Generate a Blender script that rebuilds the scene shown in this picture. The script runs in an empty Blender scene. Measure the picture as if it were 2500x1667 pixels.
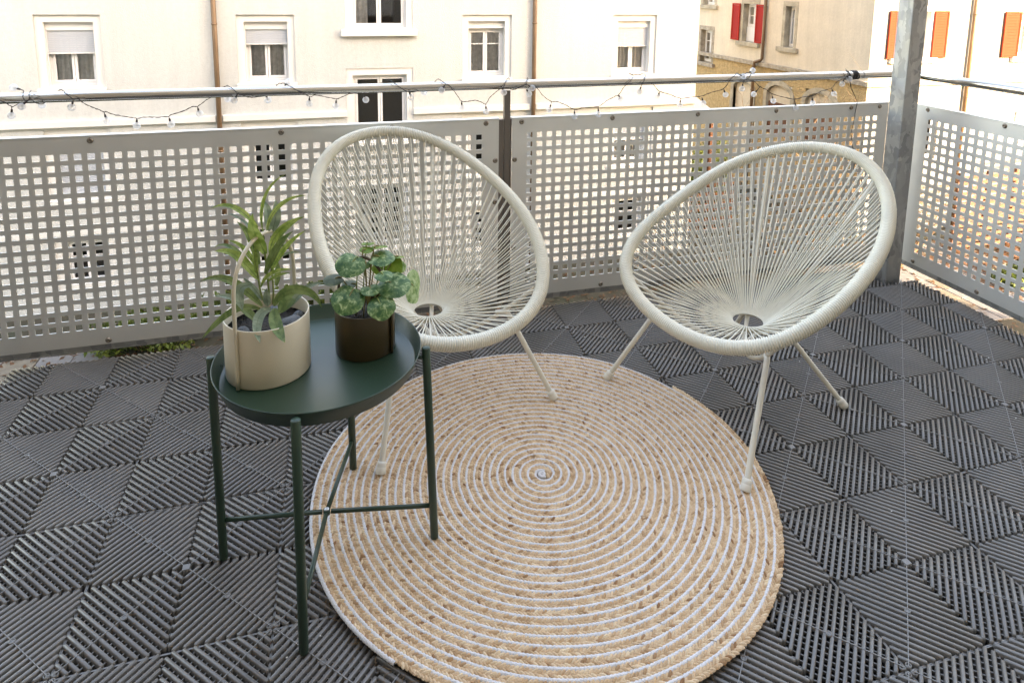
import bpy, bmesh, math, random
import numpy as np
from mathutils import Vector, Matrix

# ------------------------------------------------------------------ camera, world, sun, exposure
scene = bpy.context.scene
COL = scene.collection
RAD = math.radians
YAW, PITCH, ROLL = 0.267390, -0.149303, 0.012210
CAM = Vector((-1.05223, -1.26421, 1.30428))
def cam_axes():
    f = Vector((math.sin(YAW)*math.cos(PITCH), math.cos(YAW)*math.cos(PITCH), math.sin(PITCH)))
    r = Vector((math.cos(YAW), -math.sin(YAW), 0.0)); u = r.cross(f)
    c, s = math.cos(ROLL), math.sin(ROLL)
    return c*r + s*u, -s*r + c*u, f
_r, _u, _f = cam_axes()
cam_data = bpy.data.cameras.new('camera'); cam = bpy.data.objects.new('camera', cam_data); COL.objects.link(cam)
cam.matrix_world = Matrix(((_r.x, _u.x, -_f.x, CAM.x), (_r.y, _u.y, -_f.y, CAM.y), (_r.z, _u.z, -_f.z, CAM.z), (0, 0, 0, 1)))
cam_data.sensor_width = 36.0; cam_data.lens = 23.339; cam_data.shift_y = -0.24912
cam_data.clip_start = 0.02; cam_data.clip_end = 400.0
scene.camera = cam

SUN_TRAVEL = Vector((-0.37, 0.85, -0.42)).normalized()
world = bpy.data.worlds.new('World'); scene.world = world; world.use_nodes = True
wn = world.node_tree.nodes; wl = world.node_tree.links
sky = wn.new('ShaderNodeTexSky'); sky.sky_type = 'NISHITA'; sky.sun_disc = False
elev = math.asin(-SUN_TRAVEL.z)
sky.sun_elevation = elev
sky.sun_rotation = math.atan2(-SUN_TRAVEL.x, -SUN_TRAVEL.y)
sky.air_density = 1.0; sky.dust_density = 2.5; sky.ozone_density = 0.6
wl.new(sky.outputs[0], wn['Background'].inputs[0]); wn['Background'].inputs[1].default_value = 0.15
sun_data = bpy.data.lights.new('sun', 'SUN'); sun_data.energy = 2.0; sun_data.angle = RAD(0.6); sun_data.color = (1.0, 0.93, 0.82)
sun = bpy.data.objects.new('sun', sun_data); COL.objects.link(sun)
sun.rotation_euler = SUN_TRAVEL.to_track_quat('-Z', 'Y').to_euler(); sun.location = (6, -20, 12)
scene.view_settings.view_transform = 'Standard'; scene.view_settings.look = 'None'
scene.view_settings.gamma = 1.0; scene.view_settings.use_curve_mapping = False
scene.view_settings.exposure = 3.5
scene.view_settings.use_white_balance = True
scene.view_settings.white_balance_temperature = 8600.0
scene.view_settings.white_balance_tint = 15.0
try:
    scene.cycles.use_denoising = True; scene.cycles.denoiser = 'OPENIMAGEDENOISE'
    scene.cycles.max_bounces = 10; scene.cycles.diffuse_bounces = 6; scene.cycles.transparent_max_bounces = 24
    scene.cycles.caustics_reflective = False; scene.cycles.caustics_refractive = False
except Exception:
    pass

# ------------------------------------------------------------------ helpers
RNG = random.Random(7)
class MB:
    """collects geometry for one mesh object"""
    def __init__(self): self.v = []; self.f = []; self.m = []; self.s = []
    def add(self, verts, faces, mi=0, smooth=False):
        b = len(self.v); self.v.extend(tuple(p) for p in verts)
        for fc in faces: self.f.append(tuple(i+b for i in fc)); self.m.append(mi); self.s.append(smooth)
    def box(self, a, b, mi=0):
        x0, y0, z0 = a; x1, y1, z1 = b
        self.add([(x0,y0,z0),(x1,y0,z0),(x1,y1,z0),(x0,y1,z0),(x0,y0,z1),(x1,y0,z1),(x1,y1,z1),(x0,y1,z1)],
                 [(0,3,2,1),(4,5,6,7),(0,1,5,4),(1,2,6,5),(2,3,7,6),(3,0,4,7)], mi)
    def cbox(self, a, b, ch=0.004, mi=0):
        """box with chamfered vertical and horizontal edges"""
        bm = bmesh.new(); bmesh.ops.create_cube(bm, size=1.0)
        for v in bm.verts:
            v.co = Vector(((a[0]+b[0])/2 + v.co.x*(b[0]-a[0]), (a[1]+b[1])/2 + v.co.y*(b[1]-a[1]), (a[2]+b[2])/2 + v.co.z*(b[2]-a[2])))
        bmesh.ops.bevel(bm, geom=list(bm.edges), offset=ch, segments=2, affect='EDGES', profile=0.6)
        bm.verts.index_update()
        self.add([v.co for v in bm.verts], [[v.index for v in f.verts] for f in bm.faces], mi); bm.free()
    def tube(self, pts, r, n=8, mi=0, closed=False, caps=True, smooth=True):
        pts = [Vector(p) for p in pts]; k = len(pts)
        rs = r if isinstance(r, (list, tuple)) else [r]*k
        if closed: tans = [(pts[(i+1) % k] - pts[i-1]).normalized() for i in range(k)]
        else:
            tans = [(pts[min(i+1, k-1)] - pts[max(i-1, 0)]) for i in range(k)]
            tans = [t.normalized() if t.length > 1e-9 else Vector((0,0,1)) for t in tans]
        up = Vector((0,0,1)) if abs(tans[0].z) < 0.9 else Vector((1,0,0))
        nv = (up - tans[0]*up.dot(tans[0])).normalized(); verts = []
        for i in range(k):
            nv = (nv - tans[i]*nv.dot(tans[i]))
            nv = nv.normalized() if nv.length > 1e-6 else Vector((1,0,0)); bv = tans[i].cross(nv)
            for j in range(n):
                a = 2*math.pi*j/n; verts.append(pts[i] + (nv*math.cos(a) + bv*math.sin(a))*rs[i])
        fs = []
        for i in range(k if closed else k-1):
            i2 = (i+1) % k
            for j in range(n): fs.append((i*n+j, i*n+(j+1) % n, i2*n+(j+1) % n, i2*n+j))
        self.add(verts, fs, mi, smooth)
        if caps and not closed:
            b = len(self.v) - k*n
            self.f.append(tuple(b+j for j in range(n))[::-1]); self.m.append(mi); self.s.append(False)
            self.f.append(tuple(b+(k-1)*n+j for j in range(n))); self.m.append(mi); self.s.append(False)
    def lathe(self, prof, c=(0,0,0), n=48, mi=0, smooth=True, axis=None):
        """prof: list of (radius, height); axis: optional (origin, direction)"""
        M = None
        if axis is not None: M = Matrix.Translation(axis[0]) @ Vector(axis[1]).to_track_quat('Z', 'Y').to_matrix().to_4x4()
        verts = []
        for (r, z) in prof:
            for j in range(n):
                a = 2*math.pi*j/n; p = Vector((r*math.cos(a), r*math.sin(a), z))
                p = M @ p if M is not None else p + Vector(c); verts.append(p)
        fs = []
        for i in range(len(prof)-1):
            for j in range(n): fs.append((i*n+j, i*n+(j+1) % n, (i+1)*n+(j+1) % n, (i+1)*n+j))
        self.add(verts, fs, mi, smooth)
        b = len(self.v) - len(prof)*n
        if prof[0][0] > 1e-6: self.f.append(tuple(b+j for j in range(n))[::-1]); self.m.append(mi); self.s.append(False)
        if prof[-1][0] > 1e-6: self.f.append(tuple(b+(len(prof)-1)*n+j for j in range(n))); self.m.append(mi); self.s.append(False)
    def mesh(self, name, mats):
        me = bpy.data.meshes.new(name); me.from_pydata(self.v, [], self.f); me.update()
        for m in (mats if isinstance(mats, (list, tuple)) else [mats]): me.materials.append(m)
        me.polygons.foreach_set('material_index', self.m); me.polygons.foreach_set('use_smooth', self.s)
        return me
    def obj(self, name, mats, parent=None): return link(name, self.mesh(name, mats), parent)
def link(name, me, parent=None):
    o = bpy.data.objects.new(name, me); COL.objects.link(o)
    if parent is not None: o.parent = parent
    return o
def np_mesh(name, V, F, mats, smooth=True, attr=None):
    """V (n,3), F (m,4) arrays; attr: per-vertex float"""
    V = np.asarray(V, np.float32); F = np.asarray(F, np.int32)
    me = bpy.data.meshes.new(name); me.vertices.add(len(V)); me.vertices.foreach_set('co', V.ravel())
    me.loops.add(F.size); me.loops.foreach_set('vertex_index', F.ravel())
    me.polygons.add(len(F)); me.polygons.foreach_set('loop_start', np.arange(0, F.size, F.shape[1], dtype=np.int32))
    me.update(calc_edges=True); me.validate()
    me.polygons.foreach_set('use_smooth', np.full(len(me.polygons), smooth))
    for m in (mats if isinstance(mats, (list, tuple)) else [mats]): me.materials.append(m)
    if attr is not None:
        a = me.attributes.new('tone', 'FLOAT', 'POINT'); a.data.foreach_set('value', np.asarray(attr, np.float32))
    return me
def tag(o, label=None, cat=None, group=None, kind=None):
    if label: o['label'] = label
    if cat: o['category'] = cat
    if group: o['group'] = group
    if kind: o['kind'] = kind
    return o
def empty(name, loc=(0,0,0), rotz=0.0):
    o = bpy.data.objects.new(name, None); COL.objects.link(o); o.location = loc; o.rotation_euler = (0,0,rotz); o.empty_display_size = 0.1
    return o
def smooth_path(pts, sub=6, closed=False):
    """Catmull-Rom through pts"""
    P = [Vector(p) for p in pts]; n = len(P); out = []
    rng = range(n) if closed else range(n-1)
    for i in rng:
        if closed: p0, p1, p2, p3 = P[i-1], P[i], P[(i+1) % n], P[(i+2) % n]
        else: p0, p1, p2, p3 = P[max(i-1,0)], P[i], P[i+1], P[min(i+2,n-1)]
        for k in range(sub):
            t = k/sub; t2 = t*t; t3 = t2*t
            out.append(0.5*((2*p1) + (p2-p0)*t + (2*p0-5*p1+4*p2-p3)*t2 + (3*p1-p0-3*p2+p3)*t3))
    if not closed: out.append(P[-1])
    return out

# ------------------------------------------------------------------ materials
def nodes_of(name):
    m = bpy.data.materials.new(name); m.use_nodes = True
    return m, m.node_tree.nodes, m.node_tree.links, m.node_tree.nodes['Principled BSDF']
def mat(name, col, rough=0.6, metal=0.0, var=0.0, vscale=6.0, bump=0.0, bscale=60.0, col2=None, spec=0.5, detail=5.0, rvar=0.0, stretch=None, coord='Object', bdist=0.01, thr=(0.3, 0.7), coat=0.0):
    m, n, l, b = nodes_of(name)
    b.inputs['Base Color'].default_value = (*col, 1); b.inputs['Roughness'].default_value = rough; b.inputs['Metallic'].default_value = metal
    b.inputs['Specular IOR Level'].default_value = spec
    if coat: b.inputs['Coat Weight'].default_value = coat; b.inputs['Coat Roughness'].default_value = 0.25
    tc = n.new('ShaderNodeNewGeometry' if coord == 'World' else 'ShaderNodeTexCoord'); src = tc.outputs['Position' if coord == 'World' else coord]
    if stretch:
        mp = n.new('ShaderNodeMapping'); mp.inputs['Scale'].default_value = stretch; l.new(src, mp.inputs['Vector']); src = mp.outputs[0]
    if var or col2 or rvar:
        nz = n.new('ShaderNodeTexNoise'); nz.inputs['Scale'].default_value = vscale; nz.inputs['Detail'].default_value = detail; nz.inputs['Roughness'].default_value = 0.6
        l.new(src, nz.inputs['Vector'])
        cr = n.new('ShaderNodeValToRGB'); cr.color_ramp.elements[0].position = thr[0]; cr.color_ramp.elements[1].position = thr[1]
        if col2 is None: col2 = tuple(max(0.0, c*(1-var)) for c in col); c1 = tuple(min(1.0, c*(1+var)) for c in col)
        else: c1 = col
        cr.color_ramp.elements[0].color = (*col2, 1); cr.color_ramp.elements[1].color = (*c1, 1)
        l.new(nz.outputs['Fac'], cr.inputs[0]); l.new(cr.outputs[0], b.inputs['Base Color'])
        if rvar:
            mr = n.new('ShaderNodeMapRange'); mr.inputs[3].default_value = rough-rvar; mr.inputs[4].default_value = rough+rvar
            l.new(nz.outputs['Fac'], mr.inputs[0]); l.new(mr.outputs[0], b.inputs['Roughness'])
    if bump:
        nb = n.new('ShaderNodeTexNoise'); nb.inputs['Scale'].default_value = bscale; nb.inputs['Detail'].default_value = 4.0; l.new(src, nb.inputs['Vector'])
        bp = n.new('ShaderNodeBump'); bp.inputs['Strength'].default_value = bump; bp.inputs['Distance'].default_value = bdist
        l.new(nb.outputs['Fac'], bp.inputs['Height']); l.new(bp.outputs[0], b.inputs['Normal'])
    return m
M = {}
def plaster(name, col, vs=0.45, amt=0.07, streak=0.08):
    m = mat(name, col, 0.92, var=amt, vscale=vs, bump=0.35, bscale=38, spec=0.15, bdist=0.02, detail=9)
    n = m.node_tree.nodes; l = m.node_tree.links; b = n['Principled BSDF']; old = b.inputs['Base Color'].links[0].from_socket
    tc = n.new('ShaderNodeTexCoord'); mp = n.new('ShaderNodeMapping'); mp.inputs['Scale'].default_value = (2.6, 2.6, 0.16); l.new(tc.outputs['Object'], mp.inputs[0])
    nz = n.new('ShaderNodeTexNoise'); nz.inputs['Scale'].default_value = 1.6; nz.inputs['Detail'].default_value = 8; nz.inputs['Roughness'].default_value = 0.7; l.new(mp.outputs[0], nz.inputs['Vector'])
    fi = n.new('ShaderNodeTexNoise'); fi.inputs['Scale'].default_value = 14; fi.inputs['Detail'].default_value = 6; l.new(tc.outputs['Object'], fi.inputs['Vector'])
    mr = n.new('ShaderNodeMapRange'); mr.inputs[1].default_value = 0.35; mr.inputs[2].default_value = 0.7; mr.inputs[3].default_value = 1-streak*2; mr.inputs[4].default_value = 1.0+streak*0.4; l.new(nz.outputs['Fac'], mr.inputs[0])
    m2 = n.new('ShaderNodeMapRange'); m2.inputs[1].default_value = 0.3; m2.inputs[2].default_value = 0.7; m2.inputs[3].default_value = 0.94; m2.inputs[4].default_value = 1.03; l.new(fi.outputs['Fac'], m2.inputs[0])
    mu = n.new('ShaderNodeMath'); mu.operation = 'MULTIPLY'; l.new(mr.outputs[0], mu.inputs[0]); l.new(m2.outputs[0], mu.inputs[1])
    mx = n.new('ShaderNodeMixRGB'); mx.blend_type = 'MULTIPLY'; mx.inputs[0].default_value = 1.0; l.new(old, mx.inputs[1]); l.new(mu.outputs[0], mx.inputs[2]); l.new(mx.outputs[0], b.inputs['Base Color'])
    return m
M['cream_plaster'] = plaster('cream_plaster', (0.52, 0.525, 0.505), 0.45, 0.05, 0.035)
M['ochre_plaster'] = plaster('ochre_plaster', (0.60, 0.525, 0.42), 1.2, 0.08, 0.06)
M['white_plaster'] = mat('white_plaster', (0.30, 0.285, 0.255), 0.9, var=0.05, vscale=0.8, bump=0.25, bscale=40, spec=0.2, bdist=0.02)
M['ochre_rough'] = mat('ochre_rough', (0.40, 0.29, 0.155), 0.95, var=0.25, vscale=9, bump=0.8, bscale=16, spec=0.15, bdist=0.05, detail=8)
M['white_trim'] = mat('white_trim', (0.62, 0.61, 0.58), 0.8, var=0.03, vscale=2, bump=0.1, bscale=40)
M['white_paint'] = mat('white_paint', (0.62, 0.62, 0.62), 0.45, var=0.02, vscale=4)
M['shutter_pale'] = mat('shutter_pale', (0.42, 0.45, 0.49), 0.55, var=0.03, vscale=3)
M['sandstone'] = mat('sandstone', (0.36, 0.32, 0.25), 0.95, var=0.28, vscale=3.5, bump=0.5, bscale=25, spec=0.2, detail=8)
M['old_stone'] = mat('old_stone', (0.22, 0.18, 0.14), 0.95, col2=(0.42, 0.38, 0.31), vscale=7, bump=0.7, bscale=25, spec=0.2, detail=8)
M['red_shutter'] = mat('red_shutter', (0.34, 0.022, 0.014), 0.6, var=0.12, vscale=5, spec=0.1)
M['red_shutter_sunlit'] = mat('red_shutter_sunlit', (0.25, 0.040, 0.020), 0.7, var=0.10, vscale=5, spec=0.06)  # same red shutters in sun: the sunlit orange is put into the colour
M['copper_pipe'] = mat('copper_pipe', (0.17, 0.105, 0.06), 0.5, metal=0.35, var=0.3, vscale=5, stretch=(1, 1, 0.25))
M['room_shade'] = mat('room_shade', (0.05, 0.042, 0.036), 0.9)  # darkness of the unlit rooms is put into this colour
M['curtain'] = mat('curtain', (0.88, 0.87, 0.86), 0.95, var=0.1, vscale=8)
M['grey_curtain'] = mat('grey_curtain', (0.74, 0.73, 0.73), 0.95, var=0.2, vscale=10)
M['concrete'] = mat('concrete', (0.30, 0.285, 0.26), 0.95, var=0.25, vscale=5, bump=0.4, bscale=60, detail=8)
M['gap_shade_concrete'] = mat('gap_shade_concrete', (0.012, 0.010, 0.010), 0.95, var=0.3, vscale=9, bump=0.4, bscale=60)  # near-black slab: shade in the gaps between deck ribs put into the colour
M['ceiling_white'] = mat('ceiling_white', (0.80, 0.79, 0.76), 0.9, var=0.03, vscale=3, bump=0.2, bscale=60)
M['home_render'] = mat('home_render', (0.36, 0.31, 0.25), 0.9, var=0.05, vscale=2, bump=0.2, bscale=60)
M['roof_grey'] = mat('roof_grey', (0.30, 0.29, 0.29), 0.8, var=0.1, vscale=3)

def aluminium(name, col=(0.78, 0.765, 0.72), rough=0.40, metal=0.45):
    m, n, l, b = nodes_of(name); b.inputs['Metallic'].default_value = metal
    tc = n.new('ShaderNodeTexCoord'); mp = n.new('ShaderNodeMapping'); mp.inputs['Scale'].default_value = (3, 3, 260)
    nz = n.new('ShaderNodeTexNoise'); nz.inputs['Scale'].default_value = 2.0; nz.inputs['Detail'].default_value = 3
    l.new(tc.outputs['Object'], mp.inputs[0]); l.new(mp.outputs[0], nz.inputs['Vector'])
    big = n.new('ShaderNodeTexNoise'); big.inputs['Scale'].default_value = 2.4; big.inputs['Detail'].default_value = 3; l.new(tc.outputs['Object'], big.inputs['Vector'])
    mr = n.new('ShaderNodeMapRange'); mr.inputs[3].default_value = rough-0.06; mr.inputs[4].default_value = rough+0.08; l.new(nz.outputs['Fac'], mr.inputs[0]); l.new(mr.outputs[0], b.inputs['Roughness'])
    cr = n.new('ShaderNodeValToRGB'); cr.color_ramp.elements[0].color = (*[c*0.9 for c in col], 1); cr.color_ramp.elements[1].color = (*[min(1, c*1.06) for c in col], 1)
    cr.color_ramp.elements[0].position = 0.35; cr.color_ramp.elements[1].position = 0.65
    l.new(big.outputs['Fac'], cr.inputs[0]); l.new(cr.outputs[0], b.inputs['Base Color'])
    return m
M['panel_metal'] = aluminium('panel_metal')
M['steel_tube'] = aluminium('steel_tube', (0.64, 0.59, 0.53), 0.18, 1.0)
M['frame_steel'] = aluminium('frame_steel', (0.20, 0.17, 0.145), 0.4, 0.7)
M['screw_metal'] = mat('screw_metal', (0.28, 0.23, 0.18), 0.35, metal=0.9, var=0.3, vscale=200)
def galvanised():
    m, n, l, b = nodes_of('galvanised_steel'); b.inputs['Metallic'].default_value = 0.7
    tc = n.new('ShaderNodeTexCoord')
    vo = n.new('ShaderNodeTexVoronoi'); vo.inputs['Scale'].default_value = 42; vo.feature = 'F1'
    mp = n.new('ShaderNodeMapping'); mp.inputs['Rotation'].default_value = (0.5, 0.7, 0.4); mp.inputs['Scale'].default_value = (1, 1, 0.45)
    nz = n.new('ShaderNodeTexNoise'); nz.inputs['Scale'].default_value = 9; nz.inputs['Detail'].default_value = 6
    l.new(tc.outputs['Object'], mp.inputs[0]); l.new(tc.outputs['Object'], nz.inputs['Vector'])
    ad = n.new('ShaderNodeMixRGB'); ad.inputs[0].default_value = 0.12; l.new(mp.outputs[0], ad.inputs[1]); l.new(nz.outputs['Color'], ad.inputs[2]); l.new(ad.outputs[0], vo.inputs['Vector'])
    cr = n.new('ShaderNodeValToRGB'); cr.color_ramp.elements[0].color = (0.23, 0.235, 0.235, 1); cr.color_ramp.elements[1].color = (0.50, 0.495, 0.48, 1)
    sp = n.new('ShaderNodeSeparateColor'); l.new(vo.outputs['Color'], sp.inputs[0])
    mx = n.new('ShaderNodeMixRGB'); mx.inputs[0].default_value = 0.5; l.new(sp.outputs[0], mx.inputs[1]); l.new(nz.outputs['Fac'], mx.inputs[2])
    l.new(mx.outputs[0], cr.inputs[0]); cr.color_ramp.elements[0].position = 0.15; cr.color_ramp.elements[1].position = 0.85
    l.new(cr.outputs[0], b.inputs['Base Color'])
    mr = n.new('ShaderNodeMapRange'); mr.inputs[3].default_value = 0.34; mr.inputs[4].default_value = 0.62; l.new(sp.outputs[1], mr.inputs[0]); l.new(mr.outputs[0], b.inputs['Roughness'])
    return m
M['galvanised'] = galvanised()
M['deck_plastic'] = mat('deck_plastic', (0.125, 0.112, 0.098), 0.40, coord='World', var=0.22, vscale=5, rvar=0.08, bump=0.15, bscale=260, bdist=0.002, spec=0.9)
M['mould_line'] = mat('mould_line', (0.22, 0.21, 0.20), 0.6)
M['cord_cream'] = mat('cord_cream', (0.74, 0.695, 0.575), 0.42, var=0.06, vscale=12, spec=0.45)
M['chair_paint'] = mat('chair_paint', (0.70, 0.655, 0.555), 0.40, var=0.05, vscale=14)
M['foot_cap'] = mat('foot_cap', (0.70, 0.66, 0.57), 0.55, var=0.05, vscale=30)
M['table_green'] = mat('table_green', (0.020, 0.044, 0.025), 0.38, var=0.10, vscale=9, rvar=0.05, bump=0.06, bscale=600, bdist=0.001, spec=0.5)
M['bolt_silver'] = mat('bolt_silver', (0.6, 0.6, 0.6), 0.3, metal=1.0)
M['pot_cream'] = mat('pot_cream', (0.60, 0.52, 0.385), 0.36, var=0.03, vscale=6, spec=0.5)
M['pot_brown'] = mat('pot_brown', (0.066, 0.046, 0.020), 0.34, metal=0.35, var=0.12, vscale=8, spec=0.5)
M['soil'] = mat('soil', (0.035, 0.027, 0.02), 0.95, var=0.5, vscale=60, bump=1.0, bscale=120, bdist=0.01)
M['pebble'] = mat('pebble', (0.09, 0.095, 0.10), 0.7, var=0.3, vscale=60, bump=0.4, bscale=150)
M['wire_brown'] = mat('wire_brown', (0.020, 0.012, 0.010), 0.5)
M['twig'] = mat('twig', (0.20, 0.13, 0.075), 0.9, var=0.3, vscale=8)
M['slat_wood'] = mat('slat_wood', (0.13, 0.055, 0.028), 0.8, var=0.35, vscale=5, stretch=(0.3, 3, 6))
M['paver'] = mat('paver', (0.135, 0.115, 0.085), 0.95, var=0.25, vscale=3, bump=0.5, bscale=30, detail=8)
M['paver_grey'] = mat('paver_grey', (0.14, 0.135, 0.13), 0.95, var=0.2, vscale=3, bump=0.5, bscale=30, detail=8)
M['earth'] = mat('earth', (0.050, 0.037, 0.025), 1.0, col2=(0.025, 0.030, 0.014), vscale=0.9, bump=0.8, bscale=12, detail=9)
def leafmat(name, c1, c2, c3=None, scale=60, rough=0.5, trans=0.25, stretch=(1, 1, 1), thr=(0.4, 0.6)):
    m, n, l, b = nodes_of(name); b.inputs['Roughness'].default_value = rough; b.inputs['Specular IOR Level'].default_value = 0.35
    tc = n.new('ShaderNodeTexCoord'); mp = n.new('ShaderNodeMapping'); mp.inputs['Scale'].default_value = stretch; l.new(tc.outputs['Object'], mp.inputs[0])
    nz = n.new('ShaderNodeTexNoise'); nz.inputs['Scale'].default_value = scale; nz.inputs['Detail'].default_value = 6; nz.inputs['Roughness'].default_value = 0.65; nz.inputs['Distortion'].default_value = 0.6
    l.new(mp.outputs[0], nz.inputs['Vector'])
    cr = n.new('ShaderNodeValToRGB'); cr.color_ramp.elements[0].color = (*c1, 1); cr.color_ramp.elements[1].color = (*c2, 1)
    cr.color_ramp.elements[0].position = thr[0]; cr.color_ramp.elements[1].position = thr[1]
    if c3:
        e = cr.color_ramp.elements.new((thr[0]+thr[1])/2); e.color = (*c3, 1)
    l.new(nz.outputs['Fac'], cr.inputs[0]); l.new(cr.outputs[0], b.inputs['Base Color'])
    tr = n.new('ShaderNodeBsdfTranslucent'); l.new(cr.outputs[0], tr.inputs['Color'])
    mx = n.new('ShaderNodeMixShader'); mx.inputs[0].default_value = trans
    l.new(b.outputs[0], mx.inputs[1]); l.new(tr.outputs[0], mx.inputs[2]); l.new(mx.outputs[0], n['Material Output'].inputs[0])
    return m
M['leaf_bright'] = leafmat('leaf_bright', (0.15, 0.22, 0.035), (0.34, 0.40, 0.11), scale=45, trans=0.38)
M['leaf_dark'] = leafmat('leaf_dark', (0.085, 0.135, 0.035), (0.20, 0.25, 0.085), scale=45, trans=0.25)
M['leaf_blue'] = leafmat('leaf_blue', (0.14, 0.18, 0.11), (0.27, 0.31, 0.20), scale=45, trans=0.22)
M['leaf_midrib'] = mat('leaf_midrib', (0.05, 0.075, 0.02), 0.6)
M['stem_green'] = mat('stem_green', (0.17, 0.21, 0.05), 0.6, var=0.2, vscale=60)
M['stem_red'] = mat('stem_red', (0.20, 0.155, 0.04), 0.6, var=0.3, vscale=60)
M['leaf_variegated'] = leafmat('leaf_variegated', (0.025, 0.085, 0.022), (0.38, 0.46, 0.22), (0.09, 0.17, 0.05), scale=75, trans=0.18, thr=(0.38, 0.66), rough=0.42)
M['leaf_pale'] = leafmat('leaf_pale', (0.10, 0.19, 0.05), (0.42, 0.50, 0.26), (0.24, 0.34, 0.13), scale=85, trans=0.35, thr=(0.34, 0.6))
M['leaf_under'] = leafmat('leaf_under', (0.11, 0.20, 0.02), (0.20, 0.29, 0.05), scale=40, trans=0.35)
M['leaf_olive'] = leafmat('leaf_olive', (0.04, 0.06, 0.02), (0.10, 0.12, 0.05), scale=50, trans=0.2)
M['hedge_leaf'] = leafmat('hedge_leaf', (0.03, 0.06, 0.01), (0.13, 0.16, 0.03), scale=3, trans=0.3, thr=(0.3, 0.7))
M['dead_leaf'] = leafmat('dead_leaf', (0.045, 0.02, 0.009), (0.125, 0.062, 0.027), scale=5, trans=0.15, thr=(0.3, 0.7))
M['grass'] = leafmat('grass', (0.025, 0.04, 0.01), (0.07, 0.085, 0.025), scale=2, trans=0.2)

def glass_pane():
    m, n, l, b = nodes_of('window_glass'); n.remove(b)
    tr = n.new('ShaderNodeBsdfTransparent'); tr.inputs[0].default_value = (0.86, 0.87, 0.87, 1)
    gl = n.new('ShaderNodeBsdfGlossy'); gl.inputs['Roughness'].default_value = 0.03; gl.inputs['Color'].default_value = (0.9, 0.9, 0.9, 1)
    fr = n.new('ShaderNodeFresnel'); fr.inputs[0].default_value = 1.5
    ad = n.new('ShaderNodeMath'); ad.operation = 'ADD'; ad.inputs[1].default_value = 0.05; l.new(fr.outputs[0], ad.inputs[0])
    mx = n.new('ShaderNodeMixShader'); l.new(ad.outputs[0], mx.inputs[0]); l.new(tr.outputs[0], mx.inputs[1]); l.new(gl.outputs[0], mx.inputs[2])
    l.new(mx.outputs[0], n['Material Output'].inputs[0]); return m
M['window_glass'] = glass_pane()
def bulb_glass():
    m, n, l, b = nodes_of('bulb_glass')
    b.inputs['Base Color'].default_value = (0.95, 0.95, 0.96, 1); b.inputs['Roughness'].default_value = 0.10; b.inputs['Specular IOR Level'].default_value = 0.9
    tc = n.new('ShaderNodeTexCoord'); vo = n.new('ShaderNodeTexVoronoi'); vo.inputs['Scale'].default_value = 160; l.new(tc.outputs['Object'], vo.inputs['Vector'])
    bp = n.new('ShaderNodeBump'); bp.inputs['Strength'].default_value = 0.8; bp.inputs['Distance'].default_value = 0.002; l.new(vo.outputs['Distance'], bp.inputs['Height']); l.new(bp.outputs[0], b.inputs['Normal'])
    tr = n.new('ShaderNodeBsdfTransparent'); tr.inputs[0].default_value = (0.96, 0.96, 0.97, 1)
    tl = n.new('ShaderNodeBsdfTranslucent'); tl.inputs[0].default_value = (0.95, 0.95, 0.95, 1)
    m1 = n.new('ShaderNodeMixShader'); m1.inputs[0].default_value = 0.6; l.new(b.outputs[0], m1.inputs[1]); l.new(tl.outputs[0], m1.inputs[2])
    lw = n.new('ShaderNodeLayerWeight'); lw.inputs[0].default_value = 0.45
    cl = n.new('ShaderNodeMapRange'); cl.inputs[3].default_value = 0.30; cl.inputs[4].default_value = 0.85; l.new(lw.outputs['Facing'], cl.inputs[0])
    m2 = n.new('ShaderNodeMixShader'); l.new(cl.outputs[0], m2.inputs[0]); l.new(tr.outputs[0], m2.inputs[1]); l.new(m1.outputs[0], m2.inputs[2])
    l.new(m2.outputs[0], n['Material Output'].inputs[0]); return m
M['bulb_glass'] = bulb_glass()
M['led_stub'] = mat('led_stub', (0.75, 0.72, 0.6), 0.4)
def jute():
    m, n, l, b = nodes_of('jute_braid'); b.inputs['Roughness'].default_value = 0.85; b.inputs['Specular IOR Level'].default_value = 0.25
    at = n.new('ShaderNodeAttribute'); at.attribute_name = 'tone'
    cr = n.new('ShaderNodeValToRGB'); cr.color_ramp.elements[0].color = (0.27, 0.135, 0.062, 1); cr.color_ramp.elements[1].color = (0.72, 0.545, 0.355, 1)
    e = cr.color_ramp.elements.new(0.32); e.color = (0.51, 0.33, 0.185, 1)
    e = cr.color_ramp.elements.new(0.65); e.color = (0.63, 0.44, 0.275, 1)
    l.new(at.outputs['Fac'], cr.inputs[0])
    tc = n.new('ShaderNodeTexCoord'); nz = n.new('ShaderNodeTexNoise'); nz.inputs['Scale'].default_value = 420; nz.inputs['Detail'].default_value = 3; l.new(tc.outputs['Object'], nz.inputs['Vector'])
    mx = n.new('ShaderNodeMixRGB'); mx.blend_type = 'OVERLAY'; mx.inputs[0].default_value = 0.45; l.new(cr.outputs[0], mx.inputs[1]); l.new(nz.outputs['Fac'], mx.inputs[2]); l.new(mx.outputs[0], b.inputs['Base Color'])
    bp = n.new('ShaderNodeBump'); bp.inputs['Strength'].default_value = 0.6; bp.inputs['Distance'].default_value = 0.0015; l.new(nz.outputs['Fac'], bp.inputs['Height']); l.new(bp.outputs[0], b.inputs['Normal'])
    return m
M['jute'] = jute()
M['jute_under'] = mat('jute_under', (0.20, 0.12, 0.055), 0.95, var=0.3, vscale=80)
M['white_rope'] = mat('white_rope', (0.66, 0.63, 0.62), 0.9, col2=(0.44, 0.42, 0.41), vscale=330, bump=0.8, bscale=330, bdist=0.002, thr=(0.32, 0.5))

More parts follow.
